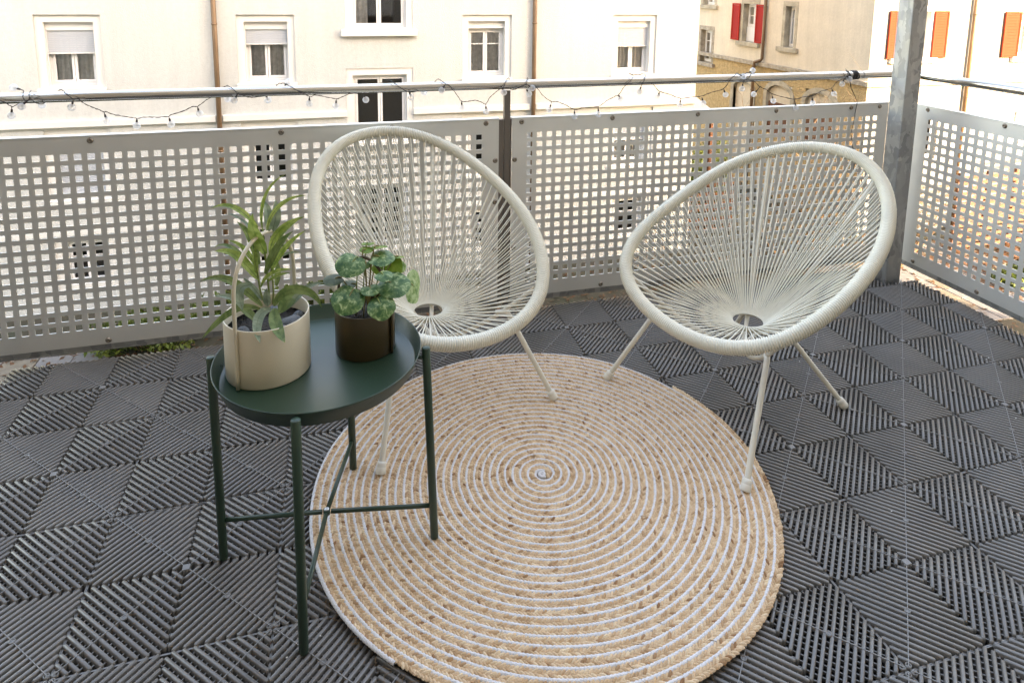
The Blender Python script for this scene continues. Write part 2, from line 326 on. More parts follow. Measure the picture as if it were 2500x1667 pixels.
# ------------------------------------------------------------------ measured shapes (metres)
RIMS={'R': {'o': [0.2019, 0.442], 'th': -1.9450329854456638, 'rim': [[-0.4278, 0.0, 0.7626], [-0.4263, 0.02, 0.7618], [-0.4235, 0.0398, 0.7602], [-0.4196, 0.0594, 0.7579], [-0.4145, 0.0787, 0.7549], [-0.4084, 0.0977, 0.7513], [-0.4012, 0.1164, 0.7471], [-0.3929, 0.1346, 0.7422], [-0.3835, 0.1524, 0.7368], [-0.373, 0.1696, 0.7308], [-0.3613, 0.1863, 0.7242], [-0.3485, 0.2023, 0.7171], [-0.3345, 0.2176, 0.7094], [-0.3193, 0.232, 0.7012], [-0.3029, 0.2456, 0.6924], [-0.2853, 0.2581, 0.6833], [-0.2667, 0.2697, 0.6737], [-0.2471, 0.2801, 0.6638], [-0.2267, 0.2895, 0.6536], [-0.2056, 0.2977, 0.6432], [-0.1839, 0.305, 0.6326], [-0.1618, 0.3113, 0.6221], [-0.1394, 0.3167, 0.6115], [-0.1169, 0.3214, 0.601], [-0.0944, 0.3254, 0.5906], [-0.0719, 0.329, 0.5802], [-0.0494, 0.3321, 0.57], [-0.0271, 0.3349, 0.5598], [-0.0048, 0.3373, 0.5497], [0.0174, 0.3393, 0.5397], [0.0394, 0.3409, 0.5296], [0.0613, 0.3419, 0.5196], [0.0828, 0.3423, 0.5096], [0.1041, 0.3418, 0.4996], [0.1248, 0.3405, 0.4897], [0.1449, 0.3381, 0.4799], [0.1643, 0.3347, 0.4703], [0.1829, 0.3301, 0.4608], [0.2004, 0.3244, 0.4515], [0.2168, 0.3175, 0.4425], [0.2321, 0.3095, 0.4338], [0.2462, 0.3004, 0.4255], [0.2591, 0.2902, 0.4175], [0.2709, 0.2791, 0.4099], [0.2814, 0.267, 0.4027], [0.2909, 0.2542, 0.3959], [0.2994, 0.2406, 0.3894], [0.307, 0.2263, 0.3834], [0.3137, 0.2115, 0.3778], [0.3196, 0.196, 0.3725], [0.3249, 0.1801, 0.3676], [0.3295, 0.1637, 0.3631], [0.3336, 0.1468, 0.3589], [0.3372, 0.1295, 0.3552], [0.3403, 0.1118, 0.3519], [0.343, 0.0938, 0.349], [0.3453, 0.0755, 0.3465], [0.3472, 0.0569, 0.3445], [0.3487, 0.0381, 0.343], [0.3498, 0.0191, 0.3419], [0.3505, 0.0, 0.3414], [0.3508, -0.0192, 0.3414], [0.3506, -0.0383, 0.3419], [0.35, -0.0574, 0.3429], [0.3488, -0.0763, 0.3445], [0.3471, -0.0949, 0.3467], [0.3447, -0.1133, 0.3494], [0.3417, -0.1313, 0.3527], [0.338, -0.1487, 0.3565], [0.3335, -0.1657, 0.3609], [0.3282, -0.182, 0.3658], [0.3221, -0.1976, 0.3712], [0.3151, -0.2124, 0.377], [0.3071, -0.2265, 0.3833], [0.2982, -0.2397, 0.39], [0.2884, -0.252, 0.3971], [0.2776, -0.2634, 0.4046], [0.2659, -0.274, 0.4123], [0.2533, -0.2837, 0.4203], [0.2398, -0.2925, 0.4285], [0.2255, -0.3006, 0.4369], [0.2103, -0.3079, 0.4455], [0.1943, -0.3146, 0.4542], [0.1775, -0.3205, 0.4631], [0.16, -0.3259, 0.4721], [0.1417, -0.3306, 0.4813], [0.1227, -0.3347, 0.4906], [0.103, -0.3382, 0.5001], [0.0826, -0.3411, 0.5097], [0.0615, -0.3433, 0.5195], [0.0399, -0.3447, 0.5295], [0.0177, -0.3453, 0.5396], [-0.0049, -0.345, 0.5499], [-0.0278, -0.3438, 0.5603], [-0.0508, -0.3417, 0.5708], [-0.074, -0.3385, 0.5814], [-0.097, -0.3344, 0.5919], [-0.1198, -0.3293, 0.6025], [-0.1423, -0.3233, 0.613], [-0.1645, -0.3164, 0.6234], [-0.1861, -0.3086, 0.6337], [-0.2072, -0.3001, 0.644], [-0.2277, -0.2908, 0.6541], [-0.2476, -0.2807, 0.664], [-0.2669, -0.2698, 0.6737], [-0.2854, -0.2582, 0.6833], [-0.3031, -0.2458, 0.6926], [-0.32, -0.2326, 0.7015], [-0.336, -0.2186, 0.7101], [-0.351, -0.2037, 0.7183], [-0.3648, -0.1881, 0.726], [-0.3775, -0.1717, 0.7331], [-0.3888, -0.1545, 0.7395], [-0.3988, -0.1367, 0.7453], [-0.4074, -0.1182, 0.7503], [-0.4145, -0.0992, 0.7544], [-0.4201, -0.0798, 0.7578], [-0.4242, -0.06, 0.7603], [-0.4268, -0.0401, 0.7619], [-0.4279, -0.0201, 0.7627]]}, 'L': {'o': [-0.7717, 0.7524], 'th': 2.8612262364291197, 'rim': [[-0.4392, -0.0, 0.7685], [-0.4389, 0.0206, 0.7683], [-0.4373, 0.0411, 0.7673], [-0.4344, 0.0615, 0.7656], [-0.4302, 0.0817, 0.763], [-0.4245, 0.1016, 0.7596], [-0.4173, 0.1211, 0.7554], [-0.4087, 0.14, 0.7504], [-0.3986, 0.1584, 0.7445], [-0.387, 0.176, 0.7379], [-0.374, 0.1928, 0.7306], [-0.3595, 0.2087, 0.7226], [-0.3437, 0.2236, 0.714], [-0.3267, 0.2374, 0.7049], [-0.3086, 0.2502, 0.6953], [-0.2895, 0.2619, 0.6853], [-0.2696, 0.2725, 0.6751], [-0.249, 0.2822, 0.6647], [-0.2278, 0.2909, 0.6541], [-0.2063, 0.2987, 0.6435], [-0.1844, 0.3058, 0.6329], [-0.1623, 0.3122, 0.6223], [-0.14, 0.318, 0.6118], [-0.1176, 0.3232, 0.6013], [-0.0951, 0.3278, 0.5909], [-0.0725, 0.3319, 0.5806], [-0.0499, 0.3354, 0.5703], [-0.0273, 0.3382, 0.56], [-0.0048, 0.3403, 0.5498], [0.0175, 0.3416, 0.5397], [0.0395, 0.3419, 0.5296], [0.0612, 0.3414, 0.5196], [0.0823, 0.3398, 0.5098], [0.1027, 0.3373, 0.5002], [0.1224, 0.3338, 0.4907], [0.1412, 0.3294, 0.4815], [0.1591, 0.3241, 0.4725], [0.1761, 0.318, 0.4637], [0.1922, 0.3112, 0.4552], [0.2074, 0.3037, 0.4468], [0.2216, 0.2955, 0.4387], [0.235, 0.2867, 0.4307], [0.2476, 0.2773, 0.423], [0.2595, 0.2673, 0.4154], [0.2706, 0.2568, 0.408], [0.2811, 0.2456, 0.4008], [0.2909, 0.2337, 0.3938], [0.3, 0.2212, 0.387], [0.3085, 0.208, 0.3805], [0.3163, 0.194, 0.3742], [0.3235, 0.1794, 0.3683], [0.3301, 0.164, 0.3628], [0.336, 0.1478, 0.3576], [0.3412, 0.1311, 0.353], [0.3458, 0.1136, 0.3489], [0.3497, 0.0957, 0.3452], [0.3529, 0.0772, 0.3422], [0.3556, 0.0583, 0.3398], [0.3576, 0.0391, 0.3379], [0.359, 0.0196, 0.3367], [0.3597, 0.0, 0.3361], [0.3599, -0.0197, 0.3362], [0.3594, -0.0393, 0.3369], [0.3582, -0.0587, 0.3383], [0.3564, -0.0779, 0.3403], [0.3538, -0.0968, 0.3429], [0.3505, -0.1152, 0.3462], [0.3464, -0.1331, 0.3501], [0.3415, -0.1503, 0.3546], [0.3358, -0.1668, 0.3597], [0.3292, -0.1825, 0.3653], [0.3218, -0.1974, 0.3713], [0.3135, -0.2114, 0.3778], [0.3045, -0.2245, 0.3847], [0.2946, -0.2367, 0.3919], [0.284, -0.2481, 0.3993], [0.2727, -0.2587, 0.407], [0.2607, -0.2685, 0.4148], [0.248, -0.2777, 0.4228], [0.2346, -0.2862, 0.4309], [0.2206, -0.2941, 0.4392], [0.2059, -0.3015, 0.4475], [0.1905, -0.3084, 0.4559], [0.1744, -0.3149, 0.4645], [0.1575, -0.3208, 0.4732], [0.1399, -0.3263, 0.4821], [0.1214, -0.3313, 0.4911], [0.1022, -0.3356, 0.5004], [0.0821, -0.3392, 0.5099], [0.0613, -0.3421, 0.5196], [0.0398, -0.3442, 0.5295], [0.0177, -0.3453, 0.5396], [-0.0049, -0.3454, 0.5499], [-0.0278, -0.3446, 0.5604], [-0.051, -0.3427, 0.5709], [-0.0743, -0.3398, 0.5815], [-0.0975, -0.336, 0.5922], [-0.1205, -0.3312, 0.6028], [-0.1433, -0.3255, 0.6135], [-0.1658, -0.3189, 0.6241], [-0.1878, -0.3115, 0.6346], [-0.2094, -0.3032, 0.6451], [-0.2304, -0.2942, 0.6554], [-0.2508, -0.2843, 0.6656], [-0.2706, -0.2736, 0.6756], [-0.2896, -0.262, 0.6854], [-0.3077, -0.2495, 0.6949], [-0.325, -0.2362, 0.704], [-0.3412, -0.2219, 0.7128], [-0.3563, -0.2068, 0.721], [-0.3703, -0.1909, 0.7288], [-0.383, -0.1742, 0.7359], [-0.3945, -0.1568, 0.7424], [-0.4047, -0.1387, 0.7483], [-0.4135, -0.12, 0.7534], [-0.4211, -0.1008, 0.7578], [-0.4273, -0.0811, 0.7615], [-0.4322, -0.0612, 0.7644], [-0.4358, -0.0409, 0.7666], [-0.4381, -0.0205, 0.7679]]}}
LEAVES=[('b', 0.0069, [[-1.2046, 0.1849, 0.7848], [-1.2067, 0.1893, 0.8008], [-1.2064, 0.1932, 0.8176], [-1.2039, 0.1964, 0.8344], [-1.1989, 0.1989, 0.8507], [-1.1915, 0.2007, 0.8658], [-1.1816, 0.2019, 0.8791], [-1.1691, 0.2024, 0.8899], [-1.154, 0.2021, 0.8977]]), ('b', 0.0089, [[-1.1957, 0.1825, 0.7817], [-1.1931, 0.1882, 0.7953], [-1.1875, 0.1932, 0.808], [-1.1795, 0.1975, 0.8195], [-1.1693, 0.2011, 0.8293], [-1.1572, 0.2043, 0.8371], [-1.1437, 0.2071, 0.8425], [-1.1291, 0.2096, 0.845], [-1.1138, 0.2119, 0.8443]]), ('g', 0.0184, [[-1.1932, 0.1921, 0.7762], [-1.1931, 0.196, 0.7834], [-1.1931, 0.1999, 0.7907], [-1.1933, 0.2038, 0.798], [-1.1938, 0.2079, 0.8054], [-1.1948, 0.212, 0.8127], [-1.1963, 0.2163, 0.8199], [-1.1986, 0.2208, 0.8269], [-1.2018, 0.2256, 0.8338]]), ('g', 0.0211, [[-1.1872, 0.2009, 0.7708], [-1.1847, 0.2041, 0.7781], [-1.1824, 0.2073, 0.7856], [-1.1804, 0.2107, 0.7933], [-1.179, 0.2142, 0.8011], [-1.1781, 0.2178, 0.8089], [-1.1778, 0.2216, 0.8168], [-1.1782, 0.2256, 0.8248], [-1.1795, 0.2298, 0.8327]]), ('b', 0.024, [[-1.2009, 0.1839, 0.729], [-1.2043, 0.1783, 0.7425], [-1.2084, 0.173, 0.7558], [-1.2126, 0.1676, 0.769], [-1.2164, 0.1622, 0.7822], [-1.2192, 0.1565, 0.7955], [-1.2204, 0.1503, 0.8091], [-1.2197, 0.1437, 0.8229], [-1.2164, 0.1363, 0.8373]]), ('b', 0.0124, [[-1.2113, 0.166, 0.7954], [-1.2203, 0.1711, 0.8056], [-1.2304, 0.1764, 0.8156], [-1.2413, 0.182, 0.8248], [-1.2532, 0.1878, 0.8323], [-1.266, 0.1939, 0.8372], [-1.2796, 0.2003, 0.8389], [-1.2941, 0.2068, 0.8363], [-1.3095, 0.2136, 0.8288]]), ('g', 0.0063, [[-1.2081, 0.1858, 0.7749], [-1.2177, 0.1937, 0.7783], [-1.2267, 0.2013, 0.7828], [-1.2356, 0.2089, 0.7879], [-1.2444, 0.2165, 0.793], [-1.2535, 0.2242, 0.7977], [-1.2631, 0.232, 0.8016], [-1.2735, 0.2401, 0.8041], [-1.285, 0.2484, 0.8047]]), ('d', 0.0161, [[-1.2141, 0.1875, 0.7056], [-1.2173, 0.1845, 0.7199], [-1.2202, 0.1814, 0.7346], [-1.2233, 0.1784, 0.7492], [-1.2268, 0.1754, 0.7636], [-1.2312, 0.1727, 0.7773], [-1.2366, 0.1703, 0.7901], [-1.2435, 0.1683, 0.8016], [-1.2522, 0.1668, 0.8116]]), ('b', 0.0142, [[-1.1918, 0.1814, 0.729], [-1.1899, 0.1835, 0.7438], [-1.1851, 0.1847, 0.7573], [-1.1777, 0.1853, 0.7693], [-1.1682, 0.1853, 0.7799], [-1.1572, 0.1849, 0.7889], [-1.1449, 0.1841, 0.7963], [-1.1319, 0.1831, 0.802], [-1.1186, 0.1821, 0.806]]), ('b', 0.0083, [[-1.1798, 0.1885, 0.745], [-1.1758, 0.1926, 0.752], [-1.1711, 0.1965, 0.7586], [-1.1657, 0.2001, 0.7647], [-1.1596, 0.2037, 0.7703], [-1.1531, 0.2071, 0.7755], [-1.1461, 0.2103, 0.7803], [-1.1388, 0.2135, 0.7847], [-1.1313, 0.2166, 0.7887]]), ('d', 0.0185, [[-1.2034, 0.1846, 0.6841], [-1.1969, 0.1763, 0.7003], [-1.1903, 0.168, 0.7164], [-1.1833, 0.1596, 0.7323], [-1.1758, 0.1511, 0.7476], [-1.1677, 0.1424, 0.7623], [-1.1588, 0.1335, 0.776], [-1.149, 0.1243, 0.7887], [-1.1381, 0.1148, 0.8]]), ('b', 0.0112, [[-1.1921, 0.1815, 0.6842], [-1.1858, 0.1772, 0.7004], [-1.1785, 0.1725, 0.716], [-1.1701, 0.1677, 0.7309], [-1.1607, 0.1625, 0.7449], [-1.1504, 0.1571, 0.758], [-1.1393, 0.1514, 0.77], [-1.1274, 0.1456, 0.7808], [-1.1148, 0.1395, 0.7904]]), ('b', 0.0112, [[-1.2219, 0.1896, 0.7005], [-1.2259, 0.1868, 0.7117], [-1.2303, 0.1841, 0.7228], [-1.2352, 0.1816, 0.7336], [-1.2408, 0.1793, 0.7436], [-1.2472, 0.1771, 0.7526], [-1.2544, 0.1752, 0.7603], [-1.2626, 0.1736, 0.7664], [-1.2719, 0.1722, 0.7707]]), ('d', 0.0119, [[-1.2325, 0.1925, 0.702], [-1.24, 0.1946, 0.7099], [-1.2478, 0.1967, 0.7192], [-1.2561, 0.199, 0.7288], [-1.2648, 0.2014, 0.7376], [-1.2743, 0.204, 0.7444], [-1.2845, 0.2068, 0.7483], [-1.2957, 0.2098, 0.748], [-1.3079, 0.2132, 0.7424]]), ('b', 0.0223, [[-1.2172, 0.1883, 0.6705], [-1.2251, 0.184, 0.6846], [-1.2332, 0.1798, 0.6995], [-1.2418, 0.1756, 0.7141], [-1.251, 0.1717, 0.7276], [-1.261, 0.1679, 0.7393], [-1.272, 0.1645, 0.7481], [-1.2841, 0.1613, 0.7534], [-1.2977, 0.1585, 0.7543]]), ('b', 0.013, [[-1.2132, 0.1873, 0.6538], [-1.2079, 0.1793, 0.6673], [-1.2009, 0.1709, 0.6789], [-1.1928, 0.1622, 0.6888], [-1.1837, 0.1532, 0.6971], [-1.1739, 0.1441, 0.704], [-1.1639, 0.1349, 0.7095], [-1.1538, 0.1256, 0.7139], [-1.144, 0.1165, 0.7173]]), ('b', 0.0078, [[-1.2006, 0.1838, 0.664], [-1.1947, 0.1783, 0.6706], [-1.1886, 0.1727, 0.6765], [-1.1824, 0.1671, 0.6819], [-1.176, 0.1615, 0.6867], [-1.1694, 0.1558, 0.6909], [-1.1627, 0.1501, 0.6945], [-1.1558, 0.1443, 0.6976], [-1.1487, 0.1385, 0.7001]]), ('g', 0.0045, [[-1.1803, 0.1782, 0.7127], [-1.1748, 0.1819, 0.7168], [-1.169, 0.1855, 0.7199], [-1.1629, 0.189, 0.722], [-1.1564, 0.1924, 0.7229], [-1.1496, 0.1957, 0.7228], [-1.1425, 0.199, 0.7216], [-1.1349, 0.2021, 0.7192], [-1.1271, 0.2051, 0.7158]]), ('d', 0.0131, [[-1.1839, 0.2103, 0.6416], [-1.1826, 0.2139, 0.6475], [-1.1817, 0.2175, 0.6535], [-1.1811, 0.2212, 0.6595], [-1.1809, 0.225, 0.6655], [-1.1809, 0.229, 0.6716], [-1.1814, 0.233, 0.6777], [-1.1822, 0.2371, 0.6838], [-1.1833, 0.2413, 0.69]]), ('b', 0.0118, [[-1.2183, 0.1783, 0.6901], [-1.2191, 0.1746, 0.6994], [-1.2199, 0.1709, 0.7089], [-1.2204, 0.1672, 0.7183], [-1.2206, 0.1633, 0.7278], [-1.2202, 0.1594, 0.7372], [-1.2192, 0.1552, 0.7465], [-1.2175, 0.1508, 0.7558], [-1.2149, 0.1462, 0.7649]]), ('d', 0.0164, [[-1.2111, 0.1763, 0.6146], [-1.2235, 0.181, 0.6278], [-1.237, 0.186, 0.6414], [-1.2515, 0.1913, 0.6542], [-1.2671, 0.1968, 0.665], [-1.2837, 0.2027, 0.6727], [-1.3013, 0.2088, 0.676], [-1.3201, 0.2152, 0.6738], [-1.3399, 0.222, 0.6649]]), ('g', 0.0202, [[-1.2275, 0.1601, 0.6715], [-1.2401, 0.1583, 0.6736], [-1.2478, 0.1553, 0.6721], [-1.2517, 0.1511, 0.668], [-1.2526, 0.1462, 0.662], [-1.2514, 0.1407, 0.655], [-1.2489, 0.1348, 0.6477], [-1.2461, 0.1289, 0.6408], [-1.2436, 0.123, 0.6352]]), ('g', 0.0138, [[-1.2462, 0.1755, 0.616], [-1.2524, 0.1773, 0.6235], [-1.2591, 0.1791, 0.6298], [-1.2662, 0.181, 0.6347], [-1.2737, 0.1831, 0.6384], [-1.2817, 0.1853, 0.6407], [-1.2902, 0.1876, 0.6418], [-1.2991, 0.19, 0.6416], [-1.3085, 0.1926, 0.6402]]), ('d', 0.0129, [[-1.2129, 0.1664, 0.6121], [-1.2291, 0.1624, 0.623], [-1.2454, 0.1585, 0.6267], [-1.2614, 0.1544, 0.6248], [-1.2768, 0.1502, 0.6187], [-1.2912, 0.1458, 0.6097], [-1.3044, 0.141, 0.5993], [-1.316, 0.1357, 0.5888], [-1.3256, 0.1299, 0.5795]]), ('g', 0.0201, [[-1.1918, 0.1607, 0.6127], [-1.2024, 0.1525, 0.616], [-1.2099, 0.1436, 0.6153], [-1.2147, 0.1339, 0.6116], [-1.217, 0.1235, 0.606], [-1.2172, 0.1125, 0.5995], [-1.2155, 0.101, 0.593], [-1.2123, 0.0892, 0.5877], [-1.2079, 0.0769, 0.5843]]), ('d', 0.0238, [[-1.1841, 0.1585, 0.6152], [-1.185, 0.1471, 0.6105], [-1.184, 0.1352, 0.6061], [-1.1816, 0.1229, 0.602], [-1.178, 0.1102, 0.5983], [-1.1736, 0.0973, 0.595], [-1.1687, 0.0843, 0.5921], [-1.1634, 0.0712, 0.5897], [-1.1582, 0.0581, 0.5879]]), ('d', 0.019, [[-1.1865, 0.1696, 0.6149], [-1.1795, 0.1689, 0.6328], [-1.1675, 0.167, 0.6449], [-1.1524, 0.1641, 0.6516], [-1.1358, 0.1609, 0.6529], [-1.1194, 0.1577, 0.649], [-1.1047, 0.1549, 0.6402], [-1.0936, 0.1532, 0.6264], [-1.0877, 0.1529, 0.6078]]), ('g', 0.015, [[-1.1789, 0.1778, 0.5931], [-1.1664, 0.1835, 0.5975], [-1.1552, 0.1895, 0.6045], [-1.1447, 0.1957, 0.6128], [-1.1343, 0.2019, 0.6214], [-1.1233, 0.208, 0.6289], [-1.111, 0.2137, 0.6341], [-1.0967, 0.2188, 0.6357], [-1.0797, 0.2232, 0.6324]]), ('d', 0.0258, [[-1.1757, 0.177, 0.5948], [-1.1725, 0.1813, 0.6008], [-1.1686, 0.1854, 0.6058], [-1.164, 0.1893, 0.6099], [-1.1587, 0.193, 0.6131], [-1.1527, 0.1966, 0.6153], [-1.146, 0.1999, 0.6166], [-1.1386, 0.2031, 0.617], [-1.1304, 0.206, 0.6164]]), ('g', 0.0151, [[-1.2002, 0.1733, 0.6149], [-1.2001, 0.172, 0.6206], [-1.2001, 0.1707, 0.6264], [-1.2001, 0.1694, 0.6321], [-1.2001, 0.1681, 0.6378], [-1.2001, 0.1668, 0.6435], [-1.2002, 0.1655, 0.6492], [-1.2003, 0.1643, 0.6549], [-1.2004, 0.163, 0.6605]]), ('d', 0.0189, [[-1.2216, 0.1792, 0.5774], [-1.2268, 0.178, 0.585], [-1.2322, 0.1769, 0.5923], [-1.2378, 0.1758, 0.5993], [-1.2435, 0.1748, 0.6059], [-1.2495, 0.1739, 0.6122], [-1.2556, 0.1729, 0.6182], [-1.2619, 0.1721, 0.6238], [-1.2684, 0.1713, 0.6291]]), ('g', 0.0122, [[-1.2109, 0.1866, 0.6232], [-1.2155, 0.1931, 0.6277], [-1.2204, 0.1996, 0.6321], [-1.2256, 0.2062, 0.6363], [-1.2309, 0.2128, 0.6404], [-1.2365, 0.2196, 0.6443], [-1.2424, 0.2263, 0.6481], [-1.2485, 0.2332, 0.6517], [-1.2548, 0.2401, 0.6552]])]
STEMS=[[[-1.2057, 0.1852, 0.6151], [-1.2113, 0.1867, 0.6289], [-1.2146, 0.1876, 0.6433], [-1.2165, 0.1881, 0.6581], [-1.2177, 0.1885, 0.6729], [-1.2192, 0.1889, 0.6877], [-1.2218, 0.1896, 0.7021]], [[-1.1964, 0.1826, 0.6152], [-1.1971, 0.1828, 0.644], [-1.1984, 0.1832, 0.6725], [-1.2, 0.1836, 0.7008], [-1.2017, 0.1841, 0.729], [-1.2032, 0.1845, 0.757], [-1.2044, 0.1848, 0.7848]], [[-1.1903, 0.181, 0.6153], [-1.1882, 0.1804, 0.6346], [-1.1876, 0.1802, 0.6537], [-1.1882, 0.1804, 0.6727], [-1.1894, 0.1807, 0.6916], [-1.1908, 0.1811, 0.7104], [-1.1918, 0.1814, 0.7291]]]
DISCS=[('v', 0.0312, [-1.0231, 0.1971, 0.6839], [-0.01, -0.524, 0.852]), ('v', 0.0284, [-0.955, 0.2096, 0.6888], [-0.015, -0.228, 0.974]), ('v', 0.0338, [-1.0313, 0.1527, 0.6232], [-0.009, -0.591, 0.806]), ('v', 0.0284, [-0.9616, 0.1284, 0.6091], [-0.041, -0.623, 0.781]), ('v', 0.0355, [-0.9311, 0.1719, 0.6384], [-0.03, -0.35, 0.936]), ('l', 0.0353, [-0.8772, 0.209, 0.6063], [0.82, -0.535, 0.204]), ('v', 0.0188, [-0.9535, 0.1573, 0.6671], [-0.016, -0.229, 0.973]), ('v', 0.0209, [-0.9817, 0.165, 0.6347], [-0.008, -0.161, 0.987]), ('d', 0.021, [-1.0607, 0.1971, 0.6522], [0.001, -0.198, 0.98]), ('b', 0.0232, [-0.9296, 0.2234, 0.6559], [-0.484, -0.797, 0.362]), ('b', 0.0141, [-0.9636, 0.2327, 0.6517], [-0.572, -0.747, 0.339]), ('d', 0.0174, [-1.0259, 0.229, 0.623], [-0.002, -0.119, 0.993]), ('l', 0.0129, [-0.9081, 0.2486, 0.641], [-0.409, -0.83, 0.378]), ('b', 0.0175, [-0.9566, 0.2308, 0.706], [0.011, 0.177, 0.984]), ('b', 0.0146, [-0.9869, 0.2287, 0.7017], [-0.007, -0.167, 0.986]), ('b', 0.0141, [-0.9823, 0.2482, 0.709], [0.006, 0.122, 0.993]), ('b', 0.012, [-0.9131, 0.2292, 0.6766], [0.017, 0.187, 0.982]), ('v', 0.0089, [-0.9896, 0.1983, 0.6764], [-0.03, -0.696, 0.717])]
BULBS=[([-2.0635, 1.213, 0.8676], [-2.0597, 1.213, 0.8978]), ([-2.0288, 1.203, 0.8984], [-2.0161, 1.203, 0.9126]), ([-2.0698, 1.262, 0.9534], [-2.0436, 1.262, 0.9434]), ([-1.9928, 1.262, 0.8918], [-1.9945, 1.262, 0.8981]), ([-1.8883, 1.209, 0.8892], [-1.8808, 1.209, 0.9172]), ([-1.7894, 1.213, 0.8405], [-1.7956, 1.213, 0.8695]), ([-1.6994, 1.213, 0.8187], [-1.6982, 1.213, 0.8435]), ([-1.5929, 1.213, 0.8189], [-1.5989, 1.213, 0.8464]), ([-1.5007, 1.213, 0.8517], [-1.5066, 1.213, 0.8778]), ([-1.4146, 1.262, 0.8934], [-1.4141, 1.262, 0.9039]), ([-1.3859, 1.209, 0.8959], [-1.3728, 1.209, 0.9194]), ([-1.2777, 1.25, 0.8864], [-1.2837, 1.25, 0.9034]), ([-1.2054, 1.262, 0.9496], [-1.2136, 1.262, 0.9414]), ([-1.1346, 1.213, 0.875], [-1.1326, 1.213, 0.9018]), ([-1.0415, 1.213, 0.8621], [-1.0392, 1.213, 0.8892]), ([-0.9325, 1.235, 0.8785], [-0.9414, 1.235, 0.9036]), ([-0.768, 1.213, 0.8861], [-0.7723, 1.213, 0.9048]), ([-0.7113, 1.262, 0.8952], [-0.72, 1.262, 0.9014]), ([-0.6512, 1.209, 0.9094], [-0.6371, 1.209, 0.9336]), ([-0.5716, 1.213, 0.8392], [-0.5746, 1.213, 0.865]), ([-0.4769, 1.213, 0.8207], [-0.4783, 1.213, 0.8509]), ([-0.4076, 1.209, 0.8943], [-0.4115, 1.209, 0.9065]), ([-0.2918, 1.207, 0.9087], [-0.3177, 1.207, 0.9252]), ([-0.304, 1.213, 0.8845], [-0.3124, 1.213, 0.8999]), ([-0.2171, 1.213, 0.8182], [-0.2088, 1.213, 0.8507]), ([-0.1093, 1.213, 0.786], [-0.1108, 1.213, 0.8142]), ([-0.0055, 1.213, 0.7919], [-0.008, 1.213, 0.8237]), ([0.0907, 1.213, 0.851], [0.0795, 1.213, 0.8681]), ([0.1733, 1.213, 0.879], [0.1826, 1.213, 0.9108]), ([0.2695, 1.235, 0.8492], [0.2769, 1.235, 0.8724]), ([0.3627, 1.213, 0.8161], [0.3646, 1.213, 0.8435]), ([0.4735, 1.213, 0.8217], [0.4649, 1.213, 0.8481]), ([0.5794, 1.213, 0.854], [0.5678, 1.213, 0.8806]), ([0.6565, 1.205, 0.9326], [0.625, 1.205, 0.9452]), ([0.7402, 1.262, 0.9498], [0.726, 1.262, 0.942]), ([0.6559, 1.209, 0.8787], [0.6602, 1.209, 0.9065]), ([0.7346, 1.235, 0.848], [0.7646, 1.235, 0.8797]), ([0.8205, 1.213, 0.8187], [0.8095, 1.213, 0.8508]), ([0.9396, 1.213, 0.7849], [0.9298, 1.213, 0.8208]), ([1.0275, 1.213, 0.8025], [1.0197, 1.213, 0.8344]), ([1.1363, 1.213, 0.8416], [1.1209, 1.213, 0.8671]), ([1.1729, 1.209, 0.8846], [1.1832, 1.209, 0.9094]), ([1.2094, 1.207, 0.9074], [1.192, 1.207, 0.922])]
